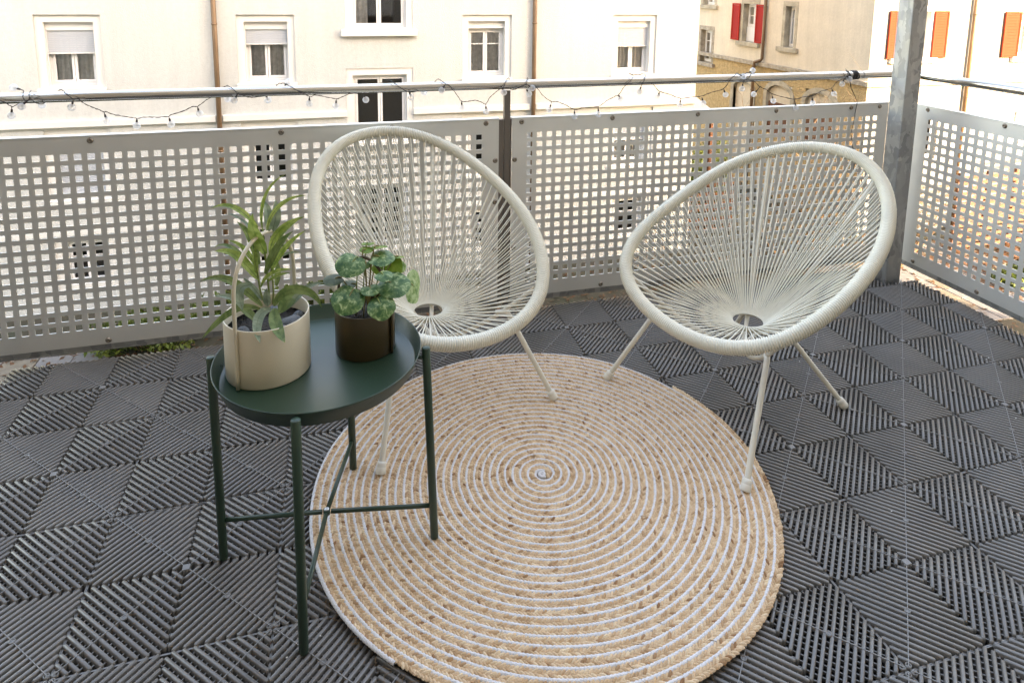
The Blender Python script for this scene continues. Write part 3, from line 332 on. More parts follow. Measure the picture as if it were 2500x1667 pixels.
CORD=[[[-2.0987, 1.212, 0.9229], [-2.0784, 1.212, 0.9122], [-2.0593, 1.212, 0.8979], [-2.0406, 1.212, 0.9058], [-2.0198, 1.212, 0.9091], [-2.0247, 1.209, 0.9284], [-2.0251, 1.216, 0.9459], [-2.035, 1.24, 0.9466], [-2.0629, 1.262, 0.9481]], [[-2.0093, 1.235, 0.9456], [-2.0064, 1.208, 0.9381], [-2.0063, 1.208, 0.923], [-2.0182, 1.208, 0.9098], [-2.0035, 1.208, 0.9204], [-1.9889, 1.212, 0.9065], [-1.978, 1.235, 0.9006], [-1.9659, 1.26, 0.913], [-1.9387, 1.258, 0.9383], [-1.9285, 1.24, 0.945], [-1.9169, 1.228, 0.9449], [-1.8979, 1.208, 0.9322], [-1.8802, 1.207, 0.9175], [-1.8659, 1.208, 0.9168], [-1.8569, 1.212, 0.9045], [-1.8311, 1.212, 0.8881], [-1.8093, 1.212, 0.878], [-1.7953, 1.212, 0.8696], [-1.7893, 1.212, 0.8705], [-1.7605, 1.212, 0.8578], [-1.7195, 1.212, 0.8488], [-1.698, 1.212, 0.8437], [-1.673, 1.212, 0.847], [-1.6354, 1.212, 0.8449], [-1.5987, 1.212, 0.8466], [-1.5898, 1.212, 0.8527], [-1.5532, 1.212, 0.863], [-1.5234, 1.212, 0.877], [-1.5064, 1.212, 0.878], [-1.4836, 1.212, 0.8944], [-1.4651, 1.235, 0.9061], [-1.443, 1.26, 0.926], [-1.4157, 1.25, 0.9415], [-1.4084, 1.235, 0.9452], [-1.3904, 1.209, 0.9388], [-1.3726, 1.207, 0.9197], [-1.3565, 1.208, 0.9125], [-1.3372, 1.212, 0.9047], [-1.3143, 1.235, 0.9018], [-1.2848, 1.25, 0.9034], [-1.259, 1.262, 0.9203], [-1.2438, 1.245, 0.9436], [-1.2272, 1.232, 0.9489], [-1.2106, 1.216, 0.948], [-1.1773, 1.208, 0.9262], [-1.1326, 1.212, 0.902], [-1.1151, 1.212, 0.9053], [-1.0728, 1.212, 0.8972], [-1.0392, 1.212, 0.8894], [-1.0136, 1.212, 0.8982], [-0.9858, 1.225, 0.9054], [-0.9412, 1.24, 0.9034], [-0.9062, 1.26, 0.9218], [-0.8532, 1.245, 0.9469], [-0.8402, 1.232, 0.9484], [-0.8308, 1.212, 0.9441], [-0.7977, 1.208, 0.9179], [-0.7724, 1.212, 0.9061], [-0.7496, 1.212, 0.9083], [-0.7229, 1.24, 0.9055], [-0.6908, 1.26, 0.9187], [-0.6635, 1.245, 0.9456], [-0.6512, 1.23, 0.9456], [-0.6373, 1.208, 0.9337], [-0.6256, 1.208, 0.9305], [-0.6044, 1.212, 0.9057], [-0.5866, 1.212, 0.8815], [-0.5748, 1.212, 0.8651], [-0.5509, 1.212, 0.8631], [-0.5209, 1.212, 0.8669], [-0.4968, 1.212, 0.8589], [-0.4786, 1.212, 0.8511], [-0.4635, 1.212, 0.8746], [-0.4424, 1.212, 0.8931], [-0.4249, 1.209, 0.9069], [-0.412, 1.207, 0.911], [-0.4007, 1.209, 0.9362], [-0.3835, 1.235, 0.9472], [-0.3717, 1.26, 0.9343], [-0.3722, 1.245, 0.9029], [-0.3617, 1.215, 0.9041], [-0.3393, 1.207, 0.9168], [-0.318, 1.206, 0.9254], [-0.3145, 1.208, 0.9401], [-0.3047, 1.235, 0.9465], [-0.2932, 1.258, 0.9326], [-0.2919, 1.24, 0.9105], [-0.2752, 1.212, 0.91], [-0.2428, 1.212, 0.8735], [-0.2092, 1.212, 0.8509], [-0.1847, 1.212, 0.8488], [-0.1455, 1.212, 0.8332], [-0.1112, 1.212, 0.8144], [-0.0733, 1.212, 0.8212], [-0.0084, 1.212, 0.8238], [0.0257, 1.212, 0.8447], [0.0614, 1.212, 0.8625], [0.079, 1.212, 0.8683], [0.1006, 1.212, 0.898], [0.1301, 1.208, 0.9281], [0.1409, 1.21, 0.9465], [0.1336, 1.235, 0.9525], [0.1781, 1.258, 0.9431], [0.2057, 1.238, 0.949], [0.1921, 1.209, 0.9302], [0.1811, 1.21, 0.9113], [0.221, 1.24, 0.9113], [0.2348, 1.214, 0.907], [0.2646, 1.212, 0.8779], [0.31, 1.212, 0.8649], [0.364, 1.212, 0.8453], [0.4224, 1.212, 0.8496], [0.4641, 1.212, 0.8522], [0.5088, 1.212, 0.8666], [0.5672, 1.212, 0.8808], [0.5942, 1.212, 0.9157], [0.6167, 1.208, 0.9395], [0.6317, 1.215, 0.9453], [0.6436, 1.208, 0.9388], [0.7116, 1.235, 0.9458], [0.6902, 1.209, 0.9297], [0.6602, 1.209, 0.9065], [0.7149, 1.216, 0.9081], [0.7478, 1.212, 0.8836], [0.7793, 1.212, 0.8706], [0.8086, 1.212, 0.8527], [0.8662, 1.212, 0.8353], [0.9288, 1.212, 0.8226], [0.9711, 1.212, 0.8303], [1.0189, 1.212, 0.8346], [1.0656, 1.212, 0.8539], [1.12, 1.212, 0.8673], [1.145, 1.212, 0.8933], [1.182, 1.208, 0.9121], [1.1974, 1.208, 0.9259], [1.1972, 1.218, 0.9472], [1.209, 1.235, 0.9507]]]
TAIL=[[1.2096, 1.213, 0.8999], [1.221, 1.213, 0.887], [1.2287, 1.213, 0.8615], [1.2465, 1.213, 0.8356], [1.2649, 1.213, 0.8053], [1.268, 1.213, 0.7857], [1.2628, 1.213, 0.7586], [1.2602, 1.213, 0.7073], [1.25, 1.213, 0.6605], [1.2572, 1.213, 0.6213], [1.269, 1.213, 0.5773], [1.2818, 1.213, 0.5243], [1.2833, 1.213, 0.4715]]
WRAPS=[1.2128, 1.2208, 1.2419, 1.248, 1.2541, 1.2611, 1.2703]

# ================================================================== SETTING
GZ = -5.75
# ground sheet out to the horizon, gently uneven near the houses
mb = MB(); mb.add([(-220,-120,GZ),(220,-120,GZ),(220,260,GZ),(-220,260,GZ)], [(0,1,2,3)])
tag(mb.obj('ground', M['earth']), kind='structure')
# paved path along the foot of the houses: every slab its own piece
path = tag(empty('path', (0,0,GZ)), kind='structure')
def slab_mesh(w, d, h):
    b = MB(); b.cbox((-w/2,-d/2,0),(w/2,d/2,h), 0.012); return b
slab_a = slab_mesh(0.58, 0.48, 0.045).mesh('paving_slab', M['paver']); slab_b = slab_mesh(0.58, 0.48, 0.045).mesh('paving_slab', M['paver_grey'])
k = 0
for i in range(9):
    for j in range(4):
        o = link('paving_slab', slab_a if RNG.random() < 0.6 else slab_b, path)
        o.location = (-10.4 + i*0.60 + (0.3 if j % 2 else 0), 11.0 + j*0.5, -0.012 + RNG.uniform(-0.006, 0.006)); o.rotation_euler = (RNG.uniform(-.01,.01), RNG.uniform(-.01,.01), RNG.uniform(-.01,.01))
path2 = tag(empty('path', (0,0,GZ)), kind='structure')
for i in range(9):
    for j in range(8):
        o = link('paving_slab', slab_b if RNG.random() < 0.75 else slab_a, path2)
        o.location = (10.8 + i*0.60, 9.2 + j*0.5, -0.012 + RNG.uniform(-0.006, 0.006)); o.rotation_euler = (RNG.uniform(-.01,.01), RNG.uniform(-.01,.01), RNG.uniform(-.01,.01))

# ------------------------------------------------------------------ balcony floor, slab, roof slab, own house
PX, PY, PW = 1.343, 1.031, 0.080            # corner post
LX = -2.345                                  # left post
mb = MB(); mb.box((-6.0,-2.2,-0.24),(1.50,1.165,-0.045)); tag(mb.obj('balcony_slab', M['gap_shade_concrete']), kind='structure')
mb = MB(); mb.box((-3.5,-2.2,-0.24),(-3.3,1.1,2.748)); tag(mb.obj('shading_wall', M['home_render']), 'unseen side wall added to darken the left end of the balcony', 'wall')  # unseen wall, added to darken the left side of the balcony
home = empty('apartment_building', (0,-2.2,GZ)); tag(home, 'unseen rendered apartment building that carries the balcony, sized to shade the cream house', 'building')
mb = MB(); mb.box((-16,-12,0),(18.0,0,18.0)); mb.obj('wall', M['home_render'], home)  # unseen block, made long and tall so its shadow covers the cream house

# deck tiles: 0.40 m, ribs on concentric diamonds
TS = 0.40; NR = 20; DG = TS/math.sqrt(2); PITCH_R = DG/NR
def clip_seg(a, b, rect):
    x0, y0, x1, y1 = rect; t0, t1 = 0.0, 1.0; dx, dy = b[0]-a[0], b[1]-a[1]
    for p, q in ((-dx, a[0]-x0), (dx, x1-a[0]), (-dy, a[1]-y0), (dy, y1-a[1])):
        if abs(p) < 1e-12:
            if q < 0: return None
        else:
            t = q/p
            if p < 0: t0 = max(t0, t)
            else: t1 = min(t1, t)
    if t1 - t0 < 1e-4: return None
    return (a[0]+dx*t0, a[1]+dy*t0), (a[0]+dx*t1, a[1]+dy*t1)
def rib(b, a, c, w, z0, z1, mi=0, rnd=True):
    """bar with a rounded top from a to c"""
    ax, ay = a; cx, cy = c; L = math.hypot(cx-ax, cy-ay)
    if L < 0.003: return
    dx, dy = (cx-ax)/L, (cy-ay)/L; nx, ny = -dy, dx
    if rnd: prof = [(-w/2, z0), (-w/2, z1-w*0.30), (-w*0.30, z1-w*0.06), (0, z1), (w*0.30, z1-w*0.06), (w/2, z1-w*0.30), (w/2, z0)]
    else: prof = [(-w/2, z0), (-w/2, z1), (w/2, z1), (w/2, z0)]
    n = len(prof); e = min(w*0.35, L*0.3) if rnd else 0.0; vs = []
    ends = [(0, 1), (L, 1)] if not rnd else [(0, 0.55), (e, 1), (L-e, 1), (L, 0.55)]
    for t, s in ends:
        for (o, z) in prof:
            zz = z if s == 1 else min(z, z1-w*0.30); oo = o*(1 if s == 1 else 0.75)
            vs.append((ax+dx*t+nx*oo, ay+dy*t+ny*oo, zz))
    fs = []
    for i in range(len(ends)-1):
        for j in range(n-1): fs.append((i*n+j, (i+1)*n+j, (i+1)*n+j+1, i*n+j+1))
    fs.append(tuple(range(n-1, -1, -1)) if False else tuple(range(n))); fs.append(tuple((len(ends)-1)*n+j for j in range(n-1, -1, -1)))
    b.add(vs, fs, mi, rnd)
def tile_mesh(rects, name='deck_tile'):
    b = MB(); r2 = 1/math.sqrt(2)
    ex = [(r2, r2), (-r2, r2), (-r2, -r2), (r2, -r2)]            # S->L diagonals
    for q in range(4):
        u = ex[q]; v = (-u[1], u[0])
        for k_ in range(1, NR+1):
            d = (k_-0.5)*PITCH_R; hw = min(d, DG-d)
            hw -= 0.0022
            if hw < 0.002: continue
            a = (u[0]*d - v[0]*hw, u[1]*d - v[1]*hw); c = (u[0]*d + v[0]*hw, u[1]*d + v[1]*hw)
            for rc in rects:
                s = clip_seg(a, c, rc)
                if s: rib(b, s[0], s[1], 0.0078, -0.032, 0.0)
        nb = 10                                                    # bars that tie the ribs together from below
        for k_ in range(-nb, nb+1):
            o = k_*DG/2/nb*0.97; lo = abs(o); hi = DG-abs(o)
            if k_ == 0 or hi-lo < 0.01: continue
            a = (u[0]*lo + v[0]*o, u[1]*lo + v[1]*o); c = (u[0]*hi + v[0]*o, u[1]*hi + v[1]*o)
            for rc in rects:
                s = clip_seg(a, c, rc)
                if s: rib(b, s[0], s[1], 0.0021, -0.0125, -0.0062, 0, False)
        a = (u[0]*0.012, u[1]*0.012); c = (u[0]*(DG-0.006), u[1]*(DG-0.006))
        for rc in rects:
            s = clip_seg(a, c, rc)
            if s: rib(b, s[0], s[1], 0.0016, -0.010, 0.0006, 1, False)
        mx, my = u[0]*DG/2, u[1]*DG/2                              # moulding mark halfway
        if any(rc[0] < mx < rc[2] and rc[1] < my < rc[3] for rc in rects):
            b.lathe([(0.0065, -0.004), (0.0065, 0.0010), (0.0045, 0.0012), (0.0040, 0.0002)], (mx, my, 0), 12, 0)
    if any(rc[0] < 0 < rc[2] and rc[1] < 0 < rc[3] for rc in rects):
        b.cbox((-0.008,-0.008,-0.012),(0.008,0.008,0.0012), 0.0015, 1)
    h = TS/2-0.0014                                                # dark rim strip of each tile and its clips
    for (a, c) in (((-h,-h),(h,-h)),((h,-h),(h,h)),((h,h),(-h,h)),((-h,h),(-h,-h))):
        for rc in rects:
            s = clip_seg(a, c, rc)
            if s: rib(b, s[0], s[1], 0.0022, -0.013, -0.0060, 0, False)
    for (sx, sy) in ((1,1),(-1,1),(-1,-1),(1,-1)):
        px_, py_ = sx*(h-0.006), sy*(h-0.006)
        if any(rc[0] < px_ < rc[2] and rc[1] < py_ < rc[3] for rc in rects):
            b.lathe([(0.0062,-0.012),(0.0062,-0.0012),(0.0036,-0.0012),(0.0036,-0.006)], (px_, py_, 0), 10, 0)
    return b.mesh(name, [M['deck_plastic'], M['mould_line']])
deck = tag(empty('floor', (0,0,0)), kind='structure')
H = TS/2; FULL = (-H,-H,H,H); full_tile = tile_mesh([FULL])
XMAX, YMAX = 1.503, 1.192
for i in range(-7, 4):
    for j in range(-6, 3):
        cx, cy = (i+0.5)*TS, (j+0.5)*TS; rects = [FULL]
        x1 = min(H, XMAX-cx); y1 = min(H, YMAX-cy)
        if x1 < -H+0.01: continue
        special = x1 < H or y1 < H
        rects = [(-H,-H,x1,y1)]
        if cx-H < PX < cx+H and cy-H < PY < cy+H: rects = [(-H,-H,x1,PY-0.012-cy), (-H,PY-0.012-cy,PX-0.015-cx,y1)]; special = True
        if cx-H < -2.13 < cx+H and cy+H > 0.95 and cy > 0.9: rects = [(-2.13-cx,-H,x1,y1), (-H,-H,-2.13-cx,0.93-cy)]; special = True
        if cx < -2.4 and cy > 0.9: rects = [(-H,-H,x1,0.93-cy)]; special = True
        o = link('tile', tile_mesh(rects, 'cut_tile') if special else full_tile, deck)
        o.location = (cx, cy, RNG.uniform(-0.0008, 0.0008)); o.rotation_euler = (RNG.uniform(-.0012,.0012), RNG.uniform(-.0012,.0012), 0)
        if special: o.rotation_euler = (0,0,0)

# ------------------------------------------------------------------ posts
def corner_post(x, y, label, base=True):
    t = empty('steel_post', (x, y, -0.045)); tag(t, label, 'post', 'galvanised posts of the balcony')
    b = MB(); b.cbox((0,0,0),(PW,PW,2.595), 0.006); b.obj('shaft', M['galvanised'], t)
    b = MB(); b.cbox((-0.055,-0.055,0.004),(PW+0.065,PW+0.065,0.016), 0.002); b.obj('base_plate', M['galvanised'], t)
    for (bx, by) in ((-0.03,-0.03),(PW+0.035,-0.03),(PW+0.035,PW+0.035),(-0.03,PW+0.035)):
        b = MB(); b.lathe([(0.017,0.016),(0.017,0.019),(0.011,0.0195),(0.011,0.030),(0.006,0.031),(0.006,0.040),(0,0.040)], (bx,by,0), 6, 0, False); b.obj('bolt', M['bolt_silver'], t)
    return t
corner_post(PX, PY, 'mottled galvanised square steel post rising at the balcony corner beside the chair')
corner_post(LX, PY, 'galvanised square post at the left end of the railing, base plate showing')

# ------------------------------------------------------------------ perforated panels
def perforated(b, u0, u1, z0, z1, us, zs, hw, hh, thick, put):
    """sheet with square holes; put(u, z, depth) -> point"""
    uc = [u0]; 
    for u in us: uc += [u-hw, u+hw]
    uc.append(u1); zc = [z0]
    for z in zs: zc += [z-hh, z+hh]
    zc.append(z1); nu, nz = len(uc), len(zc)
    vs = [put(u, z, 0) for z in zc for u in uc] + [put(u, z, thick) for z in zc for u in uc]; off = nu*nz; fs = []
    hole = lambda i, j: 0 <= i < nu-1 and 0 <= j < nz-1 and i % 2 == 1 and j % 2 == 1
    solid = lambda i, j: 0 <= i < nu-1 and 0 <= j < nz-1 and not hole(i, j)
    for j in range(nz-1):
        for i in range(nu-1):
            a, c, d, e = j*nu+i, j*nu+i+1, (j+1)*nu+i+1, (j+1)*nu+i
            if solid(i, j):
                fs.append((a, c, d, e)); fs.append((off+e, off+d, off+c, off+a))
                if not solid(i, j-1): fs.append((a, off+a, off+c, c))
                if not solid(i, j+1): fs.append((e, d, off+d, off+e))
                if not solid(i-1, j): fs.append((a, e, off+e, off+a))
                if not solid(i+1, j): fs.append((c, off+c, off+d, d))
    b.add(vs, fs)
ZB, ZT = 0.036, 0.7845
HOLES_Z = [0.107 + i*0.03815 for i in range(17)]
def screw_mesh():
    b = MB(); b.lathe([(0.0102,0.0),(0.0102,0.0012),(0.0078,0.0020),(0.0078,0.0042),(0.0062,0.0052),(0.0034,0.0052),(0.0030,0.0022),(0,0.0022)], (0,0,0), 14); return b.mesh('screw', M['screw_metal'])
SCREW = screw_mesh()
def panel(name_label, axis, const, u0, u1, us, screws, side_frames):
    t = empty('perforated_panel', (0,0,0)); tag(t, name_label, 'railing panel', 'perforated railing panels')
    sgn = 1
    if axis == 'x': put = lambda u, z, d: (u, const+d, z)
    else: put = lambda u, z, d: (const+d, u, z)
    def bx(b, ua, ub, da, db, za, zb):
        p = put(ua, za, da); q = put(ub, zb, db)
        b.cbox(tuple(min(p[i], q[i]) for i in range(3)), tuple(max(p[i], q[i]) for i in range(3)), 0.0012)
    b = MB(); perforated(b, u0, u1, ZB, ZT, us, HOLES_Z, 0.0113, 0.0107, 0.0026, put); b.obj('perforated_sheet', M['panel_metal'], t)
    b = MB(); bx(b, u0-0.002, u1+0.002, -0.0012, 0.026, ZT+0.0005, ZT+0.006); bx(b, u0, u1, 0.0035, 0.0075, ZT-0.030, ZT-0.0005); b.obj('top_angle', M['panel_metal'], t)
    b = MB(); bx(b, u0-0.002, u1+0.002, 0.0032, 0.030, ZB-0.024, ZB-0.019); bx(b, u0, u1, 0.0034, 0.0085, ZB-0.0185, ZB+0.018); b.obj('bottom_angle', M['galvanised'], t)
    for (ua, ub) in side_frames:
        b = MB(); bx(b, ua, ub, 0.004, 0.030, ZB-0.018, ZT-0.0008); b.obj('side_frame', M['frame_steel'], t)
    for (u, z) in screws:
        o = link('screw', SCREW, t); o.location = put(u, z, 0.0002)
        o.rotation_euler = (RAD(90), 0, 0) if axis == 'x' else (0, RAD(-90), 0)
        o.rotation_euler.rotate_axis('Z', RNG.uniform(0, 6))
    return t
YP, XP = 1.22, 1.555
us = [-0.503 - i*0.04072 for i in range(42)][::-1]
panel('long perforated metal panel left of the slim mid post, behind the green table', 'x', YP, -2.262, -0.423, us,
      [(-1.846,0.772),(-1.235,0.772),(-0.838,0.772),(-0.475,0.772),(-2.22,0.772),(-1.841,0.050),(-1.24,0.050),(-0.66,0.050),(-0.437,0.45),(-0.437,0.62),(-0.437,0.25)], [(-0.4225,-0.404)])
us = [-0.295 + i*0.04095 for i in range(42)]
panel('perforated metal panel between the slim mid post and the corner post', 'x', YP, -0.3695, 1.455, us,
      [(-0.330,0.772),(0.060,0.772),(0.455,0.772),(0.845,0.772),(1.245,0.772),(1.405,0.772),(0.032,0.051),(0.62,0.051),(1.20,0.051),(-0.357,0.47),(-0.357,0.62),(-0.357,0.25)], [(-0.3745,-0.370)])
us = [1.082 - i*0.0412 for i in range(48)][::-1]
panel('perforated metal panel running back along the right edge of the balcony', 'y', XP, us[0]-0.08, 1.158, us,
      [(1.100,0.772),(0.740,0.772),(0.36,0.772),(0.0,0.772),(1.095,0.052),(0.772,0.050),(0.36,0.050)], [(1.1585,1.176)])
# slim mid post with clamp bolts
t = empty('railing_post', (-0.400,1.222,-0.20)); tag(t, 'slim square steel post standing between the two front panels', 'post')
b = MB(); b.cbox((0,0,0),(0.024,0.026,1.098), 0.003); b.obj('shaft', M['frame_steel'], t)
for z in (0.842, 0.70, 0.42):
    b = MB(); b.tube([(-0.006,0.013,z),(0.032,0.013,z)], 0.0045, 8); b.lathe([(0.0085,0),(0.0085,0.006),(0.004,0.010)], n=6, smooth=False, axis=((-0.0005,0.013,z),(-1,0,0))); b.lathe([(0.0085,0),(0.0085,0.006),(0.004,0.010)], n=6, smooth=False, axis=((0.0245,0.013,z),(1,0,0))); b.obj('clamp_bolt', M['screw_metal'], t)
# handrail
RY, RZ, RR = 1.235, 0.921, 0.0178
t = empty('handrail', (0,RY,RZ)); tag(t, 'round brushed stainless handrail carrying the string lights, bent round the corner', 'handrail')
b = MB(); cx_, cy_ = 1.565, 0
corner = [(1.49,0,0)] + [(1.49+0.075*math.sin(a), -0.075+0.075*math.cos(a), 0) for a in [RAD(d) for d in range(10, 91, 10)]]
b.tube([(-2.9,0,0),(-1.2,0,0),(0.4,0,0)] + corner + [(1.565,-0.6,0),(1.565,-2.4,0)], RR, 20); b.obj('rail', M['steel_tube'], t)
b = MB(); b.lathe([(RR+0.0006,-0.0012),(RR+0.0006,0.0012)], n=20, axis=((1.30,0,0),(1,0,0))); b.obj('sleeve_joint', M['frame_steel'], t)

# ------------------------------------------------------------------ buildings
def wall_with_openings(b, u0, u1, z0, z1, ops, put, depth, mi=0):
    ops = [(max(o[0],u0), min(o[1],u1), max(o[2],z0), min(o[3],z1)) for o in ops if o[0] < u1 and o[1] > u0 and o[2] < z1 and o[3] > z0]
    us = sorted({u0, u1, *[o[0] for o in ops], *[o[1] for o in ops]}); zs = sorted({z0, z1, *[o[2] for o in ops], *[o[3] for o in ops]})
    for i in range(len(us)-1):
        for j in range(len(zs)-1):
            cu, cz = (us[i]+us[i+1])/2, (zs[j]+zs[j+1])/2
            if any(o[0] < cu < o[1] and o[2] < cz < o[3] for o in ops): continue
            b.add([put(us[i],zs[j],0), put(us[i+1],zs[j],0), put(us[i+1],zs[j+1],0), put(us[i],zs[j+1],0)], [(0,1,2,3)], mi)
    for (a, c, d, e) in ops:
        for (p, q) in (((a,d),(c,d)),((c,d),(c,e)),((c,e),(a,e)),((a,e),(a,d))):
            b.add([put(p[0],p[1],0), put(q[0],q[1],0), put(q[0],q[1],depth), put(p[0],p[1],depth)], [(0,3,2,1)], mi)
def ubox(b, put, ua, ub, za, zb, da, db, mi=0, ch=0.004):
    p = put(ua, za, da); q = put(ub, zb, db)
    b.cbox(tuple(min(p[i], q[i]) for i in range(3)), tuple(max(p[i], q[i]) for i in range(3)), ch, mi)
def ring(b, put, ua, ub, za, zb, w, da, db, mi=0, ch=0.004):
    """rectangular frame of width w, butted"""
    ubox(b, put, ua, ub, zb-w, zb, da, db, mi, ch); ubox(b, put, ua, ub, za, za+w, da, db, mi, ch)
    ubox(b, put, ua, ua+w, za+w+0.001, zb-w-0.001, da, db, mi, ch); ubox(b, put, ub-w, ub, za+w+0.001, zb-w-0.001, da, db, mi, ch)
def drape(b, put, ua, ub, za, zb, d, seed, folds=7, amp=0.018, mi=0):
    r = random.Random(seed); n = folds*6; vs = []; ph = r.uniform(0, 6)
    for i in range(n+1):
        u = ua + (ub-ua)*i/n; w = amp*(math.sin(i/n*folds*2*math.pi+ph) + 0.4*math.sin(i/n*folds*4.3*math.pi+ph*2))
        vs += [put(u, za, d+w*1.2), put(u, zb, d+w*0.8)]
    b.add(vs, [(2*i, 2*i+2, 2*i+3, 2*i+1) for i in range(n)], mi, True)
def sash_window(parent, put, ua, ub, za, zb, d, transom=None, curtain='grey_curtain', seed=0, mats=('white_paint',), curtain_span=((0.02,0.98),), drop=0.0, lace=False):
    """frame, two casements with panes, curtains and a shallow box coloured dark for the unlit room"""
    fr = MB(); ring(fr, put, ua, ub, za, zb, 0.055, d, d+0.06); f = fr.obj('window', M[mats[0]], parent)
    mid = (ua+ub)/2; f_in = 0.056
    for (a, c) in ((ua+f_in, mid-0.004), (mid+0.004, ub-f_in)):
        s = MB(); ring(s, put, a, c, za+f_in, zb-f_in, 0.048, d-0.012, d+0.035)
        if transom: ubox(s, put, a+0.049, c-0.049, transom-0.012, transom+0.012, d-0.004, d+0.03)
        s.obj('casement', M[mats[0]], f)
        g = MB(); g.add([put(a+0.05,za+f_in+0.05,d+0.012), put(c-0.05,za+f_in+0.05,d+0.012), put(c-0.05,zb-f_in-0.05,d+0.012), put(a+0.05,zb-f_in-0.05,d+0.012)], [(0,1,2,3)]); g.obj('pane', M['window_glass'], f)
    if curtain:
        for q, (s0, s1) in enumerate(curtain_span):
            c_ = MB(); drape(c_, put, ua+(ub-ua)*s0, ua+(ub-ua)*s1, za+0.02, zb-0.02-drop, d+0.085, seed+q, folds=max(3, int(9*(s1-s0)))); c_.obj('curtain', M[curtain], f)
    if lace:
        c_ = MB()
        for kx in range(4):
            for (zc, sc) in ((zb-0.17, -1), (za+0.22, 1)):
                u = ua+(ub-ua)*(0.14+0.24*kx); w = 0.055
                pts = [(u-w, zc), (u-w*0.6, zc+sc*0.05), (u, zc+sc*0.09), (u+w*0.6, zc+sc*0.05), (u+w, zc), (u+w*0.5, zc-sc*0.06), (u, zc-sc*0.085), (u-w*0.5, zc-sc*0.06)]
                c_.add([put(p[0], p[1], d+0.058) for p in pts], [tuple(range(8))])
        c_.obj('lace_motif', M['curtain'], f)
    r_ = MB(); r_.add([put(ua,za,d+0.5), put(ub,za,d+0.5), put(ub,zb,d+0.5), put(ua,zb,d+0.5)], [(0,1,2,3)])
    for (p, q) in (((ua,za),(ub,za)),((ub,za),(ub,zb)),((ub,zb),(ua,zb)),((ua,zb),(ua,za))):
        r_.add([put(p[0],p[1],d+0.062), put(q[0],q[1],d+0.062), put(q[0],q[1],d+0.5), put(p[0],p[1],d+0.5)], [(0,3,2,1)])
    r_.obj('interior_shade', M['room_shade'], f)
    return f
# --- cream house opposite
FY = 14.0
B1 = empty('cream_house', (0,FY,GZ)); tag(B1, 'long cream rendered house with white framed windows facing the balcony', 'building')
put1 = lambda u, z, d: (u, d, z-GZ)        # local to B1
cols = [-6.165, -2.41, 2.51, 6.31]; rows = [0.63, -1.72, -4.00]
ops = []
for ci, c in enumerate(cols):
    for ri, zt in enumerate(rows): ops.append((c-0.595, c+0.595, zt-1.49 if ri < 2 else zt-1.25, zt))
stairs = [(0.30, 2.05), (-2.27, -0.58), (-4.85, -3.16)]
for (a, e) in stairs: ops.append((-0.745, 0.755, a, e))
b = MB(); wall_with_openings(b, -8.1, 8.1, GZ, 5.2, ops, put1, 0.05)
b.add([(8.1,0,0),(8.1,10,0),(8.1,10,10.95),(8.1,0,10.95)], [(0,1,2,3)]); b.add([(-8.1,0,0),(-8.1,0,10.95),(-8.1,10,10.95),(-8.1,10,0)], [(0,1,2,3)]); b.add([(-8.1,10,0),(-8.1,10,10.95),(8.1,10,10.95),(8.1,10,0)], [(0,1,2,3)])
b.obj('wall', M['cream_plaster'], B1)
b = MB(); b.add([(-8.5,-0.45,10.96),(8.5,-0.45,10.96),(8.5,5,14.0),(-8.5,5,14.0),(8.5,10.45,10.96),(-8.5,10.45,10.96)], [(0,1,2,3),(3,2,4,5),(0,3,5),(1,4,2),(0,5,4,1)]); b.obj('roof', M['roof_grey'], B1)
